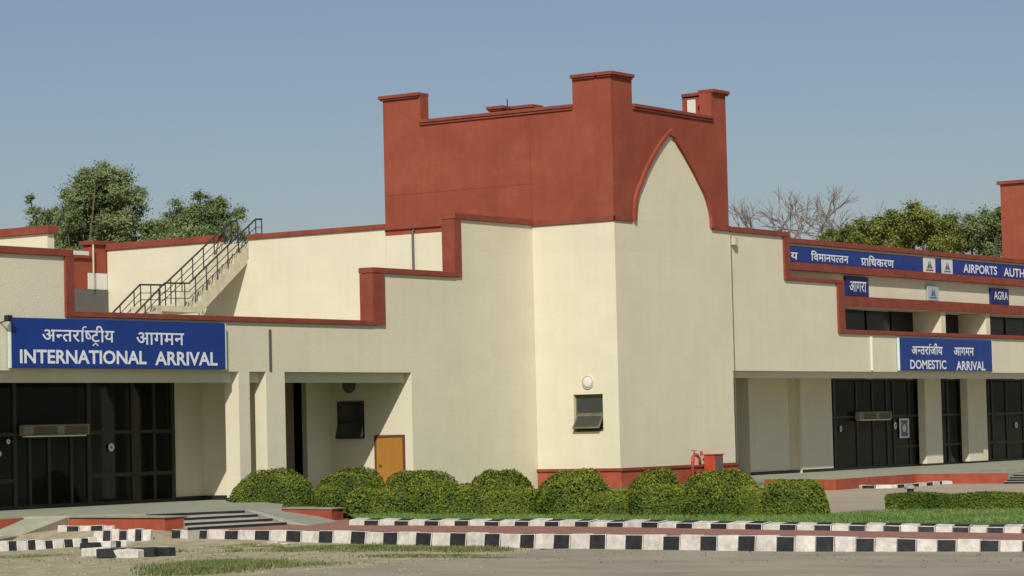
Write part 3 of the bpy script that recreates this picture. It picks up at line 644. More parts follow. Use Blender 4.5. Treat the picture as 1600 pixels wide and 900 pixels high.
def deva(units, bold=.012):
    """Devanagari set by hand: '-' half form (stem cut off), '^' repha hook above, 'r' rakar below, '/' rakar through stem"""
    V = []; F = []; x = 0
    for u in units:
        ch = u[0]; bm = glyph_mesh(ch, bold)
        body_ = [v.co for v in bm.verts if v.co.y < (.5 if ch in 'िाी' else .66)]
        lo = min(c.x for c in body_); hi = max(c.x for c in body_)
        if ch in 'ाी': lo -= .10; hi += .07
        if ch == 'ि': lo -= .05; hi += .12
        if '-' in u:
            cut = max(v.co.x for v in bm.verts if v.co.y < .5)-.115
            r = bmesh.ops.bisect_plane(bm, geom=bm.verts[:]+bm.edges[:]+bm.faces[:], plane_co=(cut, 0, 0), plane_no=(1, 0, 0), clear_outer=True)
            hi = cut+.01
        bm.verts.index_update()
        k = len(V); V += [(v.co.x-lo+x, v.co.y) for v in bm.verts]; F += [tuple(v.index+k for v in f.verts) for f in bm.faces]
        wdt = hi-lo; x1 = x+wdt
        def rib(pts):
            vs, fs = ribbon(pts, .075); kk = len(V); V.extend(vs); F.extend([tuple(i+kk for i in f) for f in fs])
        if '^' in u: rib([(x1-.05, .62), (x1-.10, .72), (x1-.05, .80), (x1+.04, .84), (x1+.12, .80)])
        if 'r' in u[1:]: rib([(x+wdt*.5-.16, -.22), (x+wdt*.5, -.07), (x+wdt*.5+.16, -.22)])
        if '/' in u: rib([(x+.06, .02), (x+wdt*.5, .12), (x1-.1, .20)])
        bm.free(); x = x1-.015
    return V, F
def put_text(vf, q0, q1, Y, parent, zpad=None, mt=LETTER):
    """q0 = picture point of the top left, q1 of the bottom right, on the plane y = Y"""
    V, F = vf; a = PA(*q0, Y); c = PA(*q1, Y); xs = [v[0] for v in V]; zs = [v[1] for v in V]
    x0, x1, z0, z1 = min(xs), max(xs), min(zs), max(zs)
    m = MB(); m.add([(a[0]+(x-x0)/(x1-x0)*(c[0]-a[0]), Y, c[2]+(z-z0)/(z1-z0)*(a[2]-c[2])) for x, z in V], F)
    k = len(m.v)
    return m
def sign(name, x0, x1, z0, z1, Y, face, label, cat, texts, group=None, depth=.10, rim=None):
    r = empty(name, ((x0+x1)/2, Y, z0), label=label, cat=cat, group=group)
    m = MB(); m.box(x0, x1, Y, Y+depth, z0, z1); m.build('board', face, r, bevel=.01)
    if rim: pieces('rim', rim, r, [(x0-.035, x0-.001, Y-.01, Y+depth, z0, z1), (x1+.001, x1+.035, Y-.01, Y+depth, z0, z1)])
    if texts:
        for vf, q0, q1 in texts: put_text(vf, q0, q1, Y-.012, r).build('lettering', LETTER, r)
    return r
s0, s1 = PA(17, 494, YA-.16), PA(353, 576, YA-.16)
SI = sign('sign_board', s0[0], s1[0], s1[2]-.02, s0[2]-.03, YA-.16, BLUE, 'long blue sign reading INTERNATIONAL ARRIVAL in Hindi and English above the left glass entrance', 'sign',
     [(deva(['अ', 'न-', 'त', 'र', 'ा^', 'ष-', 'टr', 'ी', 'य']), (66, 507), (179, 541.5)), (deva(['आ', 'ग', 'म', 'न']), (213, 519), (288, 539.5)), (lat('INTERNATIONAL', .026), (31, 545.5), (229, 569.5)), (lat('ARRIVAL', .026), (242, 549), (340, 571.5))], rim=mat('pale_sign_rim', (.45, .55, .52)))
SI['group'] = None if False else 'blue sign boards'
s0, s1 = PA(1405, 527.5, YC-.14), PA(1551, 580, YC-.14)
sign('sign_board', s0[0], s1[0], s1[2], s0[2], YC-.14, BLUE, 'blue sign reading DOMESTIC ARRIVAL in Hindi and English over the right entrance', 'sign',
     [(deva(['अ', 'न-', 'त', 'र', 'ा^', 'ज', 'ी', 'य'], .02), (1424, 535.5), (1473, 555)), (deva(['आ', 'ग', 'म', 'न'], .02), (1490, 542.5), (1522, 556)), (lat('DOMESTIC', .02), (1422, 562), (1479, 577)), (lat('ARRIVAL', .02), (1494, 564), (1540, 579))], 'blue sign boards', rim=mat('pale_sign_rim2', (.5, .6, .6)))
ys_ = YF-.05
z0_, z1_ = 8.66, 9.27
xa_ = FX0; xb_ = PA(1442.5, 410, ys_)[0]
sign('sign_board', xa_, xb_, z0_, z1_, ys_, BLUE, 'long blue roof sign in Hindi only, partly hidden by the stepped wall', 'sign',
     [(deva(['त', 'ी', 'य'], .02), (1219, 388), (1247, 406)), (deva(['ि', 'व', 'म', 'ा', 'न', 'प', 'त-', 'त', 'न'], .02), (1267, 391), (1326, 412)), (deva(['प/', 'ा', 'ि', 'ध', 'क', 'र', 'ण'], .02), (1345, 398), (1397, 419))], 'blue sign boards', depth=.04)
xc_ = PA(1461.5, 410, ys_)[0]; xd_ = PA(1471, 410, ys_)[0]; xe_ = PA(1488.5, 410, ys_)[0]
sign('sign_board', xc_, xd_, z0_, z1_, ys_, BLUE, 'short plain blue board between the two white emblem panels on the roof fascia', 'sign', None, 'blue sign boards', depth=.04)
sign('sign_board', xe_, 122, z0_, z1_, ys_, BLUE, 'blue roof sign reading AIRPORTS AUTHORITY at the right edge', 'sign',
     [(lat('AIRPORTS', .02), (1505, 412), (1558, 430)), (lat('AUTHORITY', .02), (1568, 418), (1636, 437))], 'blue sign boards', depth=.04)
def small_sign(qa, qb, text, label, mt=NAVY):
    a, c = PA(*qa, YF-.13), PA(*qb, YF-.13)
    return sign('sign_board', a[0], c[0], c[2]-.0, a[2], YF-.13, mt, label, 'sign', text, 'blue sign boards', depth=.12)
small_sign((1322, 431), (1358, 464), [(deva(['आ', 'ग', 'र', 'ा'], .004), (1327, 439), (1354, 457))], 'small navy sign with the city name in Hindi above the clerestory')
small_sign((1549, 450), (1577, 477), [(lat('AGRA', .006), (1553, 455), (1575, 469))], 'small navy sign reading AGRA above the clerestory')
def emblem(name, x0, x1, z0, z1, Y, face, label, mk=EMB, mk2=EMBG):
    r = empty(name, ((x0+x1)/2, Y, z0), label=label, cat='emblem panel', group='emblem panels')
    m = MB(); m.box(x0, x1, Y, Y+.04, z0, z1); m.build('panel', face, r)
    w_ = x1-x0; h_ = z1-z0; cx = (x0+x1)/2; yy = Y-.008
    m = MB(); f = lambda u, v: (cx+u*w_, yy, z0+v*h_)
    m.add([f(-.22, .30), f(0, .30), f(-.02, .82), f(-.1, .6)], [(0, 1, 2, 3)]); m.add([f(.04, .30), f(.24, .30), f(.12, .62), f(.05, .8)], [(0, 1, 2, 3)])
    m.add([f(-.3, .14), f(.3, .14), f(.3, .23), f(-.3, .23)], [(0, 1, 2, 3)])
    m.build('emblem', mk, r)
    m = MB(); yy = Y-.012; m.add([f(-.06, .38), f(.10, .38), f(.02, .56)], [(0, 1, 2)]); m.build('emblem', mk2, r)
emblem('emblem_panel', xb_+.02, xc_-.02, z0_-.03, z1_+.02, ys_, PANELW, 'white emblem panel at the end of the Hindi roof sign')
emblem('emblem_panel', xd_+.02, xe_-.02, z0_-.03, z1_+.02, ys_, PANELW, 'white emblem panel just left of the AIRPORTS roof sign', EMB, EMBG)
a, c = PA(1449, 445, YF-.10), PA(1467, 470, YF-.10)
emblem('emblem_panel', a[0], c[0], c[2], a[2], YF-.10, PALEB, 'pale blue emblem panel on the cream strip between the two city name signs', EMB, EMB)

# ---- fittings
def round_lamp(X, q, r, label, mt):
    p = PL(*q, X); rt_ = empty('wall_lamp', (X, p[1], p[2]), label=label, cat='wall lamp', group='round wall lamps')
    m = MB(); m.tube([(X-.001, p[1], p[2]), (X-.05, p[1], p[2])], r, 24); m.build('base', mt, rt_)
    m = MB(); m.tube([(X-.051, p[1], p[2]), (X-.065, p[1], p[2]), (X-.075, p[1], p[2]), (X-.08, p[1], p[2])], [r*.80, r*.76, r*.5, r*.2], 24); m.build('cover', mt, rt_, smooth=True)
    m = MB(); m.tube([(X-.0505, p[1], p[2]), (X-.058, p[1], p[2])], r*.90, 24); m.build('ring', mt if mt is LAMPG else STONE, rt_)
round_lamp(XL, (919, 597), .235, 'round white wall lamp above the open window on the tower', LAMPW)
round_lamp(70.79, (546, 602), .26, 'round dark fitting above the dark window in the shaded recess', LAMPG)
def curtain(q0, q1, Y, label):
    a, c = PA(*q0, Y), PA(*q1, Y); r = empty('air_curtain', ((a[0]+c[0])/2, Y, c[2]), label=label, cat='air curtain', group='air curtains over the doors')
    m = MB(); m.box(a[0], c[0], Y, Y+.22, c[2]+.04, a[2]); m.build('casing', GRILLE2, r, bevel=.02)
    m = MB(); m.box(a[0]+.06, c[0]-.2, Y-.04, Y+.15, c[2], c[2]+.038); m.build('outlet', LAMPW, r)
    w_ = c[0]-a[0]; m = MB(); h0, h1 = c[2]+.07, a[2]-.05
    m.box(a[0]+w_*.14, a[0]+w_*.5, Y-.01, Y-.001, h0, h1); m.build('grille', GRILLE, r); m = MB(); m.box(a[0]+w_*.61, a[0]+w_*.96, Y-.01, Y-.001, h0, h1); m.build('grille', GRILLE, r)
curtain((38, 664), (141, 681), YG-.30, 'beige air curtain box over the left entrance doors')
curtain((1343, 643.5), (1394, 656), YR-.30, 'small beige air curtain box over the right entrance doors')
DL = ['ceiling light at the left edge of the left portico', 'ceiling light above the air curtain of the left portico', 'ceiling light by the right end of the left glass front']
for q, l in zip((3, 143, 259), DL):
    p = PA(q, 594, YG-.7); m = MB(); m.tube([(p[0], YG-.7, 4.33), (p[0], YG-.7, 4.26)], .13, 16); tag(m.build('ceiling_light', LAMPW), l, 'ceiling light', 'portico ceiling lights')
for q, l in zip((1358, 1420, 1485, 1590), ('ceiling light above the small air curtain of the right portico', 'ceiling light above the poster of the right portico', 'ceiling light between the two right portico columns', 'ceiling light right of both portico columns at the picture edge')):
    p = PA(q, 596, YR-.5); m = MB(); m.tube([(p[0], YR-.5, 4.299), (p[0], YR-.5, 4.23)], .14, 16); tag(m.build('ceiling_light', LAMPW), l, 'ceiling light', 'portico ceiling lights')
# floodlight at the sign's corner
p = PA(13, 497, YA-.3); r = empty('floodlight', (p[0], YA-.2, p[2]), label='small black floodlight at the top left corner of the international sign', cat='floodlight')
m = MB(); m.box(p[0]-.12, p[0]+.10, YA-.38, YA-.24, p[2]-.09, p[2]+.08); m.build('lamp_head', BLACKS, r, bevel=.02)
m = MB(); m.tube([(p[0], YA-.25, p[2]-.05), (p[0], YA, p[2]-.12)], .02, 6); m.build('bracket', MET, r)
# hose box and standpipe before the tower
hy = 48.45
a, c = PA(1116.5, 711, hy), PA(1130, 740, hy)
r = empty('fire_hose_box', (a[0], hy, LZ), label='red fire hose box on legs with a dark glazed front beside the tower plinth', cat='fire hose box')
hx0, hx1 = a[0], PA(1130, 711, hy)[0]; hz1 = a[2]
m = MB(); m.box(hx0, hx1, hy, hy+.45, hz1-.62, hz1); m.build('cabinet', HOSE, r, bevel=.02)
m = MB(); m.box(hx0+.08, hx1-.06, hy-.012, hy-.001, hz1-.54, hz1-.08); m.build('glass_door', GREYW, r)
m = MB(); m.box(hx0-.03, hx1+.03, hy-.03, hy+.48, hz1+.001, hz1+.035); m.build('lid', HOSE, r)
m = MB(); m.tube([(hx0+.05, hy+.1, .4), (hx0+.05, hy+.1, hz1-.62)], .03, 6); m.build('leg', HOSE, r)
m = MB(); m.tube([(hx1-.05, hy+.1, .4), (hx1-.05, hy+.1, hz1-.62)], .03, 6); m.build('leg', HOSE, r)
sxp = PA(1082, 715, hy)
r = empty('fire_hydrant', (sxp[0], hy, LZ), label='red standpipe with bent valve left of the fire hose box', cat='fire hydrant')
x = sxp[0]; m = MB(); m.tube([(x, hy, .4), (x, hy, 1.20), (x+.03, hy, 1.38), (x+.16, hy, 1.47), (x+.34, hy, 1.44), (x+.5, hy, 1.30), (x+.52, hy, 1.12)], [.06, .06, .065, .065, .06, .055, .05], 10); m.build('pipe', HOSE, r, smooth=True)
m = MB(); m.tube([(x+.12, hy, 1.46), (x+.12, hy, 1.60)], .02, 6); m.tube([(x+.12, hy, 1.595), (x+.12, hy, 1.625)], .10, 12); m.tube([(x+.62, hy, 1.42), (x+.62, hy, 1.58)], .05, 8); m.build('valve_wheel', HOSE, r)
m = MB(); m.box(x+.10, x+.36, hy-.03, hy+.03, 1.10, 1.34); m.build('tag', mat('pale_pink_tag', (.6, .38, .32)), r)
# garden lamp behind the right hedge
p = PL(1422, 755, 61.5); r = empty('garden_lamp', (61.5, p[1], .4), label='short dark garden lamp with a grey domed cap behind the right hedge', cat='garden lamp')
gx_, gy = 61.5, p[1]; m = MB(); m.tube([(gx_, gy, .3), (gx_, gy, .80)], .085, 14); m.build('post', MET, r)
m = MB(); m.tube([(gx_, gy, .80), (gx_, gy, .82), (gx_, gy, p[2]-.06), (gx_, gy, p[2])], [.15, .15, .10, .02], 16); m.build('cap', STONE, r, smooth=True)
# far curved kerb
kq = [(1318, 762), (1350, 763.5), (1390, 763), (1430, 760), (1462, 757.5), (1490, 756)]
kw = [G(*q, .12) for q in kq]; cum = [0]
for i in range(1, len(kw)): cum.append(cum[-1]+np.linalg.norm(kw[i]-kw[i-1]))
fx = lambda s: np.array([np.interp(s, cum, [p[0] for p in kw]), np.interp(s, cum, [p[1] for p in kw]), .23])
def bxp(s):
    d = fx(s+.05)-fx(s-.05); n_ = np.array([-d[1], d[0]]); n_ /= np.linalg.norm(n_)+1e-9
    if n_[0] < 0: n_ = -n_
    q = fx(s); return np.array([q[0]+n_[0]*.25, q[1]+n_[1]*.25, .25])
striped('kerb', list(np.linspace(.06, cum[-1]-.06, 14)), fx, bxp, .05, 0)

# ================================================================ PLANTS
def leaves(P, N, s, name, mt, parent=None, aspect=.55, tilt=.6, base=None):
    """one leaf-sized face per point, turned roughly along its outward direction N"""
    P = np.asarray(P); n = len(P); N = np.asarray(N) + rng.normal(0, tilt, (n, 3)); N /= np.linalg.norm(N, axis=1)[:, None]+1e-9
    r_ = rng.normal(0, 1, (n, 3)); U = np.cross(N, r_); U /= np.linalg.norm(U, axis=1)[:, None]+1e-9; W = np.cross(N, U)
    sz = s*rng.uniform(.6, 1.35, (n, 1)); U = U*sz; W = W*sz*aspect
    V = np.stack([P-U, P-W*.9, P+U, P+W*.9], 1).reshape(-1, 3)
    me = bpy.data.meshes.new(name); me.vertices.add(4*n); me.vertices.foreach_set('co', V.ravel())
    me.loops.add(4*n); me.loops.foreach_set('vertex_index', np.arange(4*n)); me.polygons.add(n)
    me.polygons.foreach_set('loop_start', np.arange(n)*4); me.polygons.foreach_set('loop_total', np.full(n, 4)); me.update(calc_edges=True); me.validate()
    me.materials.append(mt); o = bpy.data.objects.new(name, me); col.objects.link(o)
    if parent is not None: o.parent = parent; o.matrix_parent_inverse = Matrix.Translation(parent.location).inverted()
    return o
def lump(d, seed, amp=.08):
    k = np.random.default_rng(seed); f = 0
    for i in range(6):
        a = k.normal(0, 1, 3); a /= np.linalg.norm(a); f = f + np.sin(d@a*k.uniform(4, 11)+k.uniform(0, 6))
    return 1+amp*f/2.4
def shrub(cx, cy, rx, ry, h, seed, label, square=2.4, nl=13000, z0=LZ, name='round_shrub', cat='shrub', group='clipped shrubs along the lawn', ang=0):
    r = empty(name, (cx, cy, z0), label=label, cat=cat, group=group); k = np.random.default_rng(seed)
    d = k.normal(0, 1, (nl, 3)); d[:, 2] = np.abs(d[:, 2])*.95-.12; d /= np.linalg.norm(d, axis=1)[:, None]
    e = square; sup = (np.abs(d)**e).sum(1)**(-1/e)
    rad = sup*lump(d, seed, .06)*(1-.16*k.random(nl)**2)
    ca, sa = math.cos(ang), math.sin(ang)
    Q = d*rad[:, None]*np.array([rx, ry, h]); Q[:, 2] = np.maximum(Q[:, 2], .02)
    Nn = d/np.array([rx, ry, h]); Nn /= np.linalg.norm(Nn, axis=1)[:, None]
    rot = np.array([[ca, sa, 0], [-sa, ca, 0], [0, 0, 1]])
    Q = Q@rot; Nn = Nn@rot
    leaves(Q+np.array([cx, cy, z0]), Nn, .033, 'foliage', SHRUB, r, tilt=.45)
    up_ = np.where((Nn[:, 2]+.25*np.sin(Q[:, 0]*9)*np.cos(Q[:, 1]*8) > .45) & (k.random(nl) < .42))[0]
    if len(up_): leaves(Q[up_]*np.array([1.01, 1.01, 1.0])+np.array([cx, cy, z0+.025]), Nn[up_], .030, 'sunlit_tops', SHRUBY, r, tilt=.6)  # yellower leaves on upward faces only, painting the sunlit tops
    # inner mass of twigs that stops light passing
    bm = bmesh.new(); bmesh.ops.create_icosphere(bm, subdivisions=3, radius=1)
    for v in bm.verts:
        dd = np.array(v.co); dd /= np.linalg.norm(dd); s_ = (np.abs(dd)**e).sum()**(-1/e)*.86*float(lump(dd, seed, .05)); q = dd*s_*np.array([rx, ry, h]); q[2] = max(q[2], 0); q = q@rot
        v.co = (q[0]+cx, q[1]+cy, q[2]+z0)
    me = bpy.data.meshes.new('twigs'); bm.to_mesh(me); bm.free(); me.materials.append(SHRUBIN)
    o = bpy.data.objects.new('twigs', me); col.objects.link(o); o.parent = r; o.matrix_parent_inverse = Matrix.Translation(r.location).inverted()
    return r
def shrub_px(x0, x1, ytop, ybase, seed, label, depth=1.0, back=0.0, **k):
    """a shrub spanning x0..x1 in the picture with its foot at ybase"""
    c = G((x0+x1)/2, ybase, LZ); dist = math.hypot(c[0], c[1]); c = c+np.append(c[:2]/dist*(depth*.5+back), 0); dist = math.hypot(c[0], c[1])
    half = (x1-x0)/2*dist/FPX; mid = (x0+x1)/2
    Hz = 669-.0244*(mid-800); h = EYE-(ytop-Hz)*dist/FPX-LZ
    return shrub(c[0], c[1], half, depth*.55, h, seed, label, ang=math.atan2(RT[1], RT[0]), **k)
S = [(359, 497, 737, 793, 'round clipped shrub at the left end of the row by the terrace', .9, .5), (493, 604, 734, 800, 'round clipped shrub second from left below the ochre door', 1.0, .6), (592, 722, 735, 803, 'wide round shrub third from left in front of the blank wall', 1.1, .6),
     (730, 838, 735, 803, 'round shrub just left of the tower corner', 1.0, .6), (836, 962, 735, 805, 'large round shrub under the open tower window', 1.1, .3), (976, 1072, 736, 804, 'smaller round shrub left of the fire hydrant', .9, .7), (1066, 1193, 737, 806, 'large round shrub covering the foot of the fire hose box', 1.1, .2)]
for i, (a, c, yt_, yb_, l, dp, bk) in enumerate(S): shrub_px(a, c, yt_, yb_, 20+i, l, depth=dp*1.5, back=bk, square=2.5)
shrub_px(1188, 1289, 751, 806, 40, 'box shaped clipped shrub with bare patches at the right end of the row', depth=1.3, square=5, nl=13000)
F_ = [(543, 655, 763, 804, 'low clipped shrub in front of the second and third round shrubs'), (650, 765, 757, 804, 'low clipped shrub filling the gap below the blank wall'), (755, 850, 764, 805, 'low clipped shrub in front of the shrub left of the tower corner'),
      (925, 1000, 768, 805, 'low clipped shrub between the window shrub and the smaller round shrub'), (985, 1085, 760, 806, 'low clipped shrub in front of the smaller round shrub'), (1150, 1205, 762, 807, 'low clipped shrub joining the hose box shrub to the box shaped one')]
for i, (a, c, yt_, yb_, l) in enumerate(F_): shrub_px(a, c, yt_, yb_, 60+i, l, depth=.8, square=4, nl=8000)
# long low hedge on the right
hp0 = G(1384, 797, LZ); n = 68000; k = np.random.default_rng(5)
Lh = 13.0; hw = .8; hh = .34
hd = empty('low_hedge', (58, 24, LZ), label='long low clipped hedge on the right-hand lawn before the forecourt', cat='hedge')
u = k.random(n)*Lh; face = k.random(n); P = np.zeros((n, 3)); N = np.zeros((n, 3))
fr_ = face < .45; tp = (face >= .45) & (face < .93); en = face >= .93
P[fr_] = np.c_[np.zeros(fr_.sum()), u[fr_], k.random(fr_.sum())*hh]; N[fr_] = (-1, 0, .2)
P[tp] = np.c_[k.random(tp.sum())*hw, u[tp], np.full(tp.sum(), hh)]; N[tp] = (0, 0, 1)
P[en] = np.c_[k.random(en.sum())*hw, np.zeros(en.sum()), k.random(en.sum())*hh]; N[en] = (0, 1, 0)
hx = hp0[0]+.05
P2 = np.c_[hx+P[:, 0]+.05*np.sin(P[:, 1]*2.1)+k.normal(0, .02, n), hp0[1]-P[:, 1]+k.normal(0, .02, n), LZ+P[:, 2]+.025*np.sin(P[:, 1]*3.3)+k.normal(0, .015, n)]
leaves(P2, N, .030, 'foliage', SHRUB, hd, tilt=.6)
m = MB(); m.box(hx+.07, hx+hw-.04, hp0[1]-Lh, hp0[1]-.06, LZ-.02, LZ+hh-.06); m.build('twigs', SHRUBIN, hd)

# grass: upright blades
def blades(P, h, name, mt, label):
    n = len(P); P = np.asarray(P); a = rng.uniform(0, 6.28, n); hh = h*rng.uniform(.4, 1.4, n) if not hasattr(h, '__len__') else h*rng.uniform(.5, 1.3, n)
    w_ = .010*rng.uniform(.8, 1.8, n); dx, dy = np.cos(a)*w_, np.sin(a)*w_; lx, ly = rng.normal(0, .35, n)*hh, rng.normal(0, .35, n)*hh
    V = np.stack([np.c_[P[:, 0]-dx, P[:, 1]-dy, P[:, 2]], np.c_[P[:, 0]+dx, P[:, 1]+dy, P[:, 2]], np.c_[P[:, 0]+lx, P[:, 1]+ly, P[:, 2]+hh]], 1).reshape(-1, 3)
    me = bpy.data.meshes.new(name); me.vertices.add(3*n); me.vertices.foreach_set('co', V.ravel()); me.loops.add(3*n); me.loops.foreach_set('vertex_index', np.arange(3*n)); me.polygons.add(n)
    me.polygons.foreach_set('loop_start', np.arange(n)*3); me.polygons.foreach_set('loop_total', np.full(n, 3)); me.update(calc_edges=True); me.validate(); me.materials.append(mt)
    o = bpy.data.objects.new(name, me); col.objects.link(o); tag(o, label, 'grass', kind='stuff'); return o
def inside(x, y, poly):
    c = np.zeros(len(x), bool); j = len(poly)-1
    for i in range(len(poly)):
        xi, yi = poly[i]; xj, yj = poly[j]
        c ^= ((yi > y) != (yj > y)) & (x < (xj-xi)*(y-yi)/(yj-yi+1e-12)+xi); j = i
    return c
n = 150000; X = rng.uniform(47, 61, n); Y = rng.uniform(12, 46, n); ok = inside(X, Y, LAWNPOLY) & (X < 58.3); X, Y = X[ok], Y[ok]
zl = np.where(Y < 25, np.clip(.33+(Y-16)*.012, .3, LZ), LZ)-.01
blades(np.c_[X, Y, zl], .055, 'lawn_grass', GRASSG, 'short green grass covering the lawn in front of the shrubs')
# rough tufts on the soil verge
pts = []; hs = []
def tuft(cx_, cy_, sx_, sy_, cnt, h, ang=0):
    a = rng.normal(0, 1, (cnt, 2))*np.array([sx_, sy_]); ca, sa = math.cos(ang), math.sin(ang)
    x = cx_+a[:, 0]*ca-a[:, 1]*sa; y = cy_+a[:, 0]*sa+a[:, 1]*ca
    pts.append(np.c_[x, y, np.full(cnt, -.02)]); hs.append(np.full(cnt, h))
for q, wpx, dpt, cnt, h in (((350, 884), 95, .55, 9000, .11), ((300, 893), 60, .4, 4000, .10), ((560, 857), 90, .22, 5000, .09), ((470, 860), 45, .25, 2200, .08), ((700, 859), 75, .18, 3600, .09), ((660, 868), 90, .15, 2200, .05), ((780, 856), 35, .15, 1800, .10), ((650, 852), 12, .1, 700, .16), ((395, 846), 18, .12, 900, .12), ((350, 844), 10, .1, 400, .10), ((225, 842), 28, .3, 1000, .06), ((760, 872), 40, .1, 500, .05), ((60, 868), 90, .5, 1200, .03), ((480, 880), 90, .5, 900, .03)):
    p = G(*q, 0); a = G(q[0]+20, q[1], 0)-G(q[0]-20, q[1], 0); tuft(p[0], p[1], wpx*p[0]/.826/FPX*.55, dpt, cnt, h, math.atan2(a[1], a[0]))
for k_ in range(60):
    q = (random.uniform(280, 830), random.uniform(852, 862)); p = G(*q, 0); tuft(p[0], p[1], .12, .12, 60, random.uniform(.04, .12))
PP = np.concatenate(pts); HH = np.concatenate(hs)
rx = np.array([p[0] for p in road_edge]); ry = np.array([p[1] for p in road_edge]); o_ = np.argsort(ry)
keep = PP[:, 0] < np.interp(PP[:, 1], [30, 34, 40, 46], [46.9, 47.7, 49.2, 51.6])
blades(PP[keep], HH[keep], 'verge_grass', GRASS, 'patchy green and dry grass on the bare soil beside the kerb')
# grit
def grit(cnt, fq, name, mt, label, lo=.008, hi=.03):
    m = MB()
    for _ in range(cnt):
        q = fq(); p = G(*q, 0); s_ = random.uniform(lo, hi)*random.random()**.5; a = random.uniform(0, 3.1)
        z = -.01 if p[0] < 49 else .0
        c_, n_ = math.cos(a)*s_, math.sin(a)*s_
        m.add([(p[0]-c_, p[1]-n_, z), (p[0]+n_, p[1]-c_, z), (p[0]+c_, p[1]+n_, z), (p[0]-n_, p[1]+c_, z), (p[0]+random.uniform(-.3, .3)*s_, p[1], z+s_*.9+.012)], [(0, 1, 4), (1, 2, 4), (2, 3, 4), (3, 0, 4)])
    tag(m.build(name, mt), label, 'gravel', kind='stuff')
grit(450, lambda: (random.uniform(0, 820), random.uniform(853, 899)), 'gravel', DIRT, 'loose pale grit scattered over the dry soil and road edge', .01, .035)
grit(700, lambda: (random.uniform(0, 1600), random.uniform(861, 880)), 'leaf_litter', BARK, 'small dark dry leaves and dirt gathered along the kerb foot', .01, .03)
# a few stones and scraps of litter on the soil
m = MB()
for (q, s_) in (((428, 850), .10), ((446, 852), .07), ((472, 849), .05), ((405, 853), .05)):
    p = G(*q, 0); m.box(p[0]-s_, p[0]+s_, p[1]-s_*1.4, p[1]+s_*1.4, 0, s_*.6); m.v[-8:] = [(x+random.uniform(-.03, .03), y+random.uniform(-.03, .03), z+random.uniform(-.01, .02)) for x, y, z in m.v[-8:]]
tag(m.build('rubble', KW, bevel=.01), 'pale broken stones lying at the foot of the kerb near the steps', 'rubble', kind='stuff')

# ---- trees
def branch_tube(m, p, q, r0, r1, sides=6, bend=.08):
    p, q = np.array(p), np.array(q); L = np.linalg.norm(q-p); mid = (p+q)/2+rng.normal(0, bend*L, 3); m.tube([p, mid, q], [r0, (r0+r1)/2, r1], sides, caps=False)
def leafy_tree(name, lobes, d, base_px, label, mt, group, leaf=.062, dens=1.0, spread=1.0):
    """lobes: (px, py, radius px) of the clumps that make the crown; d metres away"""
    b = TD(base_px, 700, d); b[2] = 0; r = empty(name, tuple(b), label=label, cat='tree', group=group)
    tr_ = MB(); fork = b+np.array([0, 0, 6.5]); tr_.tube([b, b+np.array([.1, .05, 3.2]), fork], [.42, .34, .28], 10)
    Ps = []; Ns = []; lim = MB()
    for (x, y, rp) in lobes:
        c = TD(x, y, d+rng.uniform(-1.6, 1.6)*spread); rad = rp*d/FPX
        branch_tube(lim, fork+rng.normal(0, .1, 3), c-np.array([0, 0, rad*.4]), .13, .035)
        nsub = max(7, int(22*rad*rad))
        for s_ in range(nsub):
            dd = rng.normal(0, 1, 3); dd /= np.linalg.norm(dd); cc = c+dd*rad*rng.uniform(.25, 1.18)*np.array([1, 1, .85])
            if s_ % 2 == 0: branch_tube(lim, c, cc, .03, .010, 4)
            sr = rng.uniform(.25, .62)*min(1, rad*.8+.25); cnt = int(210*dens*(sr/.35)**2)
            e = rng.normal(0, 1, (cnt, 3)); e /= np.linalg.norm(e, axis=1)[:, None]; rr_ = np.abs(rng.normal(0, sr*.62, cnt))+.04
            Ps.append(cc+e*rr_[:, None]*np.array([1, 1, .75])); Ns.append(e*.6+dd*.5+np.array([0, 0, .5]))
    tr_.build('trunk', BARK, r); lim.build('limbs', BARK, r)
    leaves(np.concatenate(Ps), np.concatenate(Ns), leaf, 'crown', mt, r, tilt=.7)
    return r
G1 = 'leafy trees behind the terminal'
leafy_tree('leafy_tree', [(160, 290, 36), (120, 305, 30), (195, 305, 32), (150, 335, 42), (195, 345, 36), (105, 345, 28), (140, 370, 34), (185, 375, 34), (130, 275, 20), (215, 330, 20), (165, 400, 40), (110, 390, 30), (150, 272, 16), (185, 285, 18), (215, 300, 12)], 130, 150,
           'tall bushy green tree rising behind the left roof, the tallest tree', LEAF1, G1, dens=1.0)
leafy_tree('leafy_tree', [(70, 340, 20), (60, 355, 18), (85, 352, 20), (95, 375, 20), (48, 312, 6), (52, 330, 8), (75, 372, 22)], 134, 80, 'small leafy tree at the far left beside the tallest one', LEAF1, G1)
leafy_tree('leafy_tree', [(300, 335, 30), (330, 330, 28), (350, 350, 26), (265, 350, 26), (240, 355, 20), (310, 360, 34), (280, 370, 30), (360, 365, 22), (370, 335, 12), (312, 308, 10), (345, 315, 10), (250, 372, 24), (235, 368, 16)], 128, 300,
           'rounded green tree behind the roof staircase', LEAF1, G1)
leafy_tree('leafy_tree', [(1430, 345, 30), (1405, 350, 28), (1450, 350, 26), (1375, 355, 24), (1390, 365, 26), (1480, 368, 26), (1340, 368, 20), (1445, 362, 30), (1430, 325, 10), (1395, 335, 10), (1345, 352, 10), (1410, 375, 34), (1460, 375, 30), (1360, 378, 24), (1475, 350, 14)], 140, 1420,
           'yellowish green tree with a pointed crown above the Hindi roof sign', LEAF2, G1, leaf=.066)
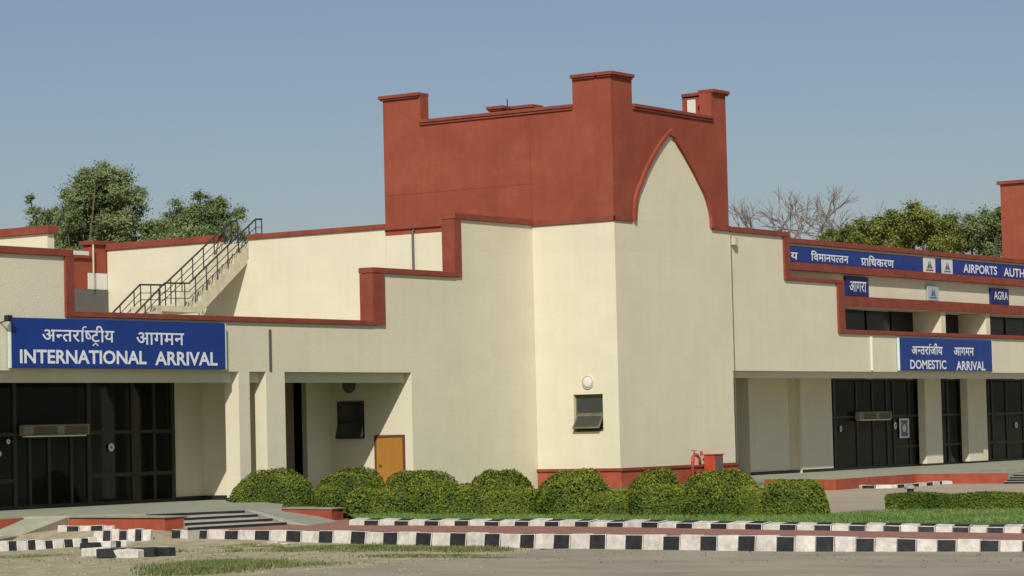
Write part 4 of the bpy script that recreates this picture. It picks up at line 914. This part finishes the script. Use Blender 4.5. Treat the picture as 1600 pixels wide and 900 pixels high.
leafy_tree('leafy_tree', [(1530, 358, 28), (1555, 350, 25), (1505, 360, 27), (1485, 372, 24), (1570, 360, 26), (1560, 375, 26), (1500, 380, 26), (1540, 385, 30), (1562, 330, 9), (1520, 345, 12)], 142, 1535, 'dense green tree right beside the far red tower', LEAF1, G1, leaf=.066)
leafy_tree('leafy_tree', [(1320, 368, 12), (1300, 366, 9), (1340, 374, 14), (1310, 378, 14), (1285, 372, 7)], 138, 1315, 'low yellowish green tree just over the coping below the bare trees', LEAF2, G1, leaf=.066)
def bare_tree(px_, ytop, d, label, seed, wpx):
    k = np.random.default_rng(seed); b = TD(px_, 700, d); b[2] = 0; r = empty('bare_tree', tuple(b), label=label, cat='tree', group='leafless trees behind the terminal')
    Ht = EYE+(656-ytop)*d/FPX; hf = Ht*.74; mt_ = MB(); fork = b+np.array([.1, .1, hf]); mt_.tube([b, b+np.array([.15, -.1, hf*.5]), fork], [.30, .22, .13], 8); mt_.build('trunk', BAREB, r)
    br = MB(); sp_ = wpx*d/FPX
    right = RT.copy(); right[2] = 0; right /= np.linalg.norm(right)
    def grow(p, dr, L, rad, lev):
        q = p+dr*L; branch_tube(br, p, q, rad, rad*.6, 4 if lev > 1 else 5, .06)
        if lev >= 4: return
        for _ in range(3 if lev < 3 else 4):
            nd = dr+k.normal(0, .42, 3)+right*k.normal(0, .18)+np.array([0, 0, .12]); nd /= np.linalg.norm(nd); grow(p+(q-p)*k.uniform(.6, 1), nd, L*k.uniform(.6, .82), rad*.58, lev+1)
    for s_ in range(4):
        dr = right*(-.8+.53*s_)*(sp_/2.2)+np.array([0, 0, 1.])+k.normal(0, .12, 3); dr /= np.linalg.norm(dr); grow(fork, dr, (Ht-hf)*.52, .080, 1)
    br.build('branches', BAREB, r)
bare_tree(1212, 300, 150, 'leafless spreading tree nearest the tower on the right', 3, 62)
bare_tree(1275, 300, 148, 'leafless upright tree between the first bare tree and the green trees', 14, 55)
bare_tree(1340, 328, 152, 'thin leafless tree half hidden by the yellowish green crowns', 8, 50)
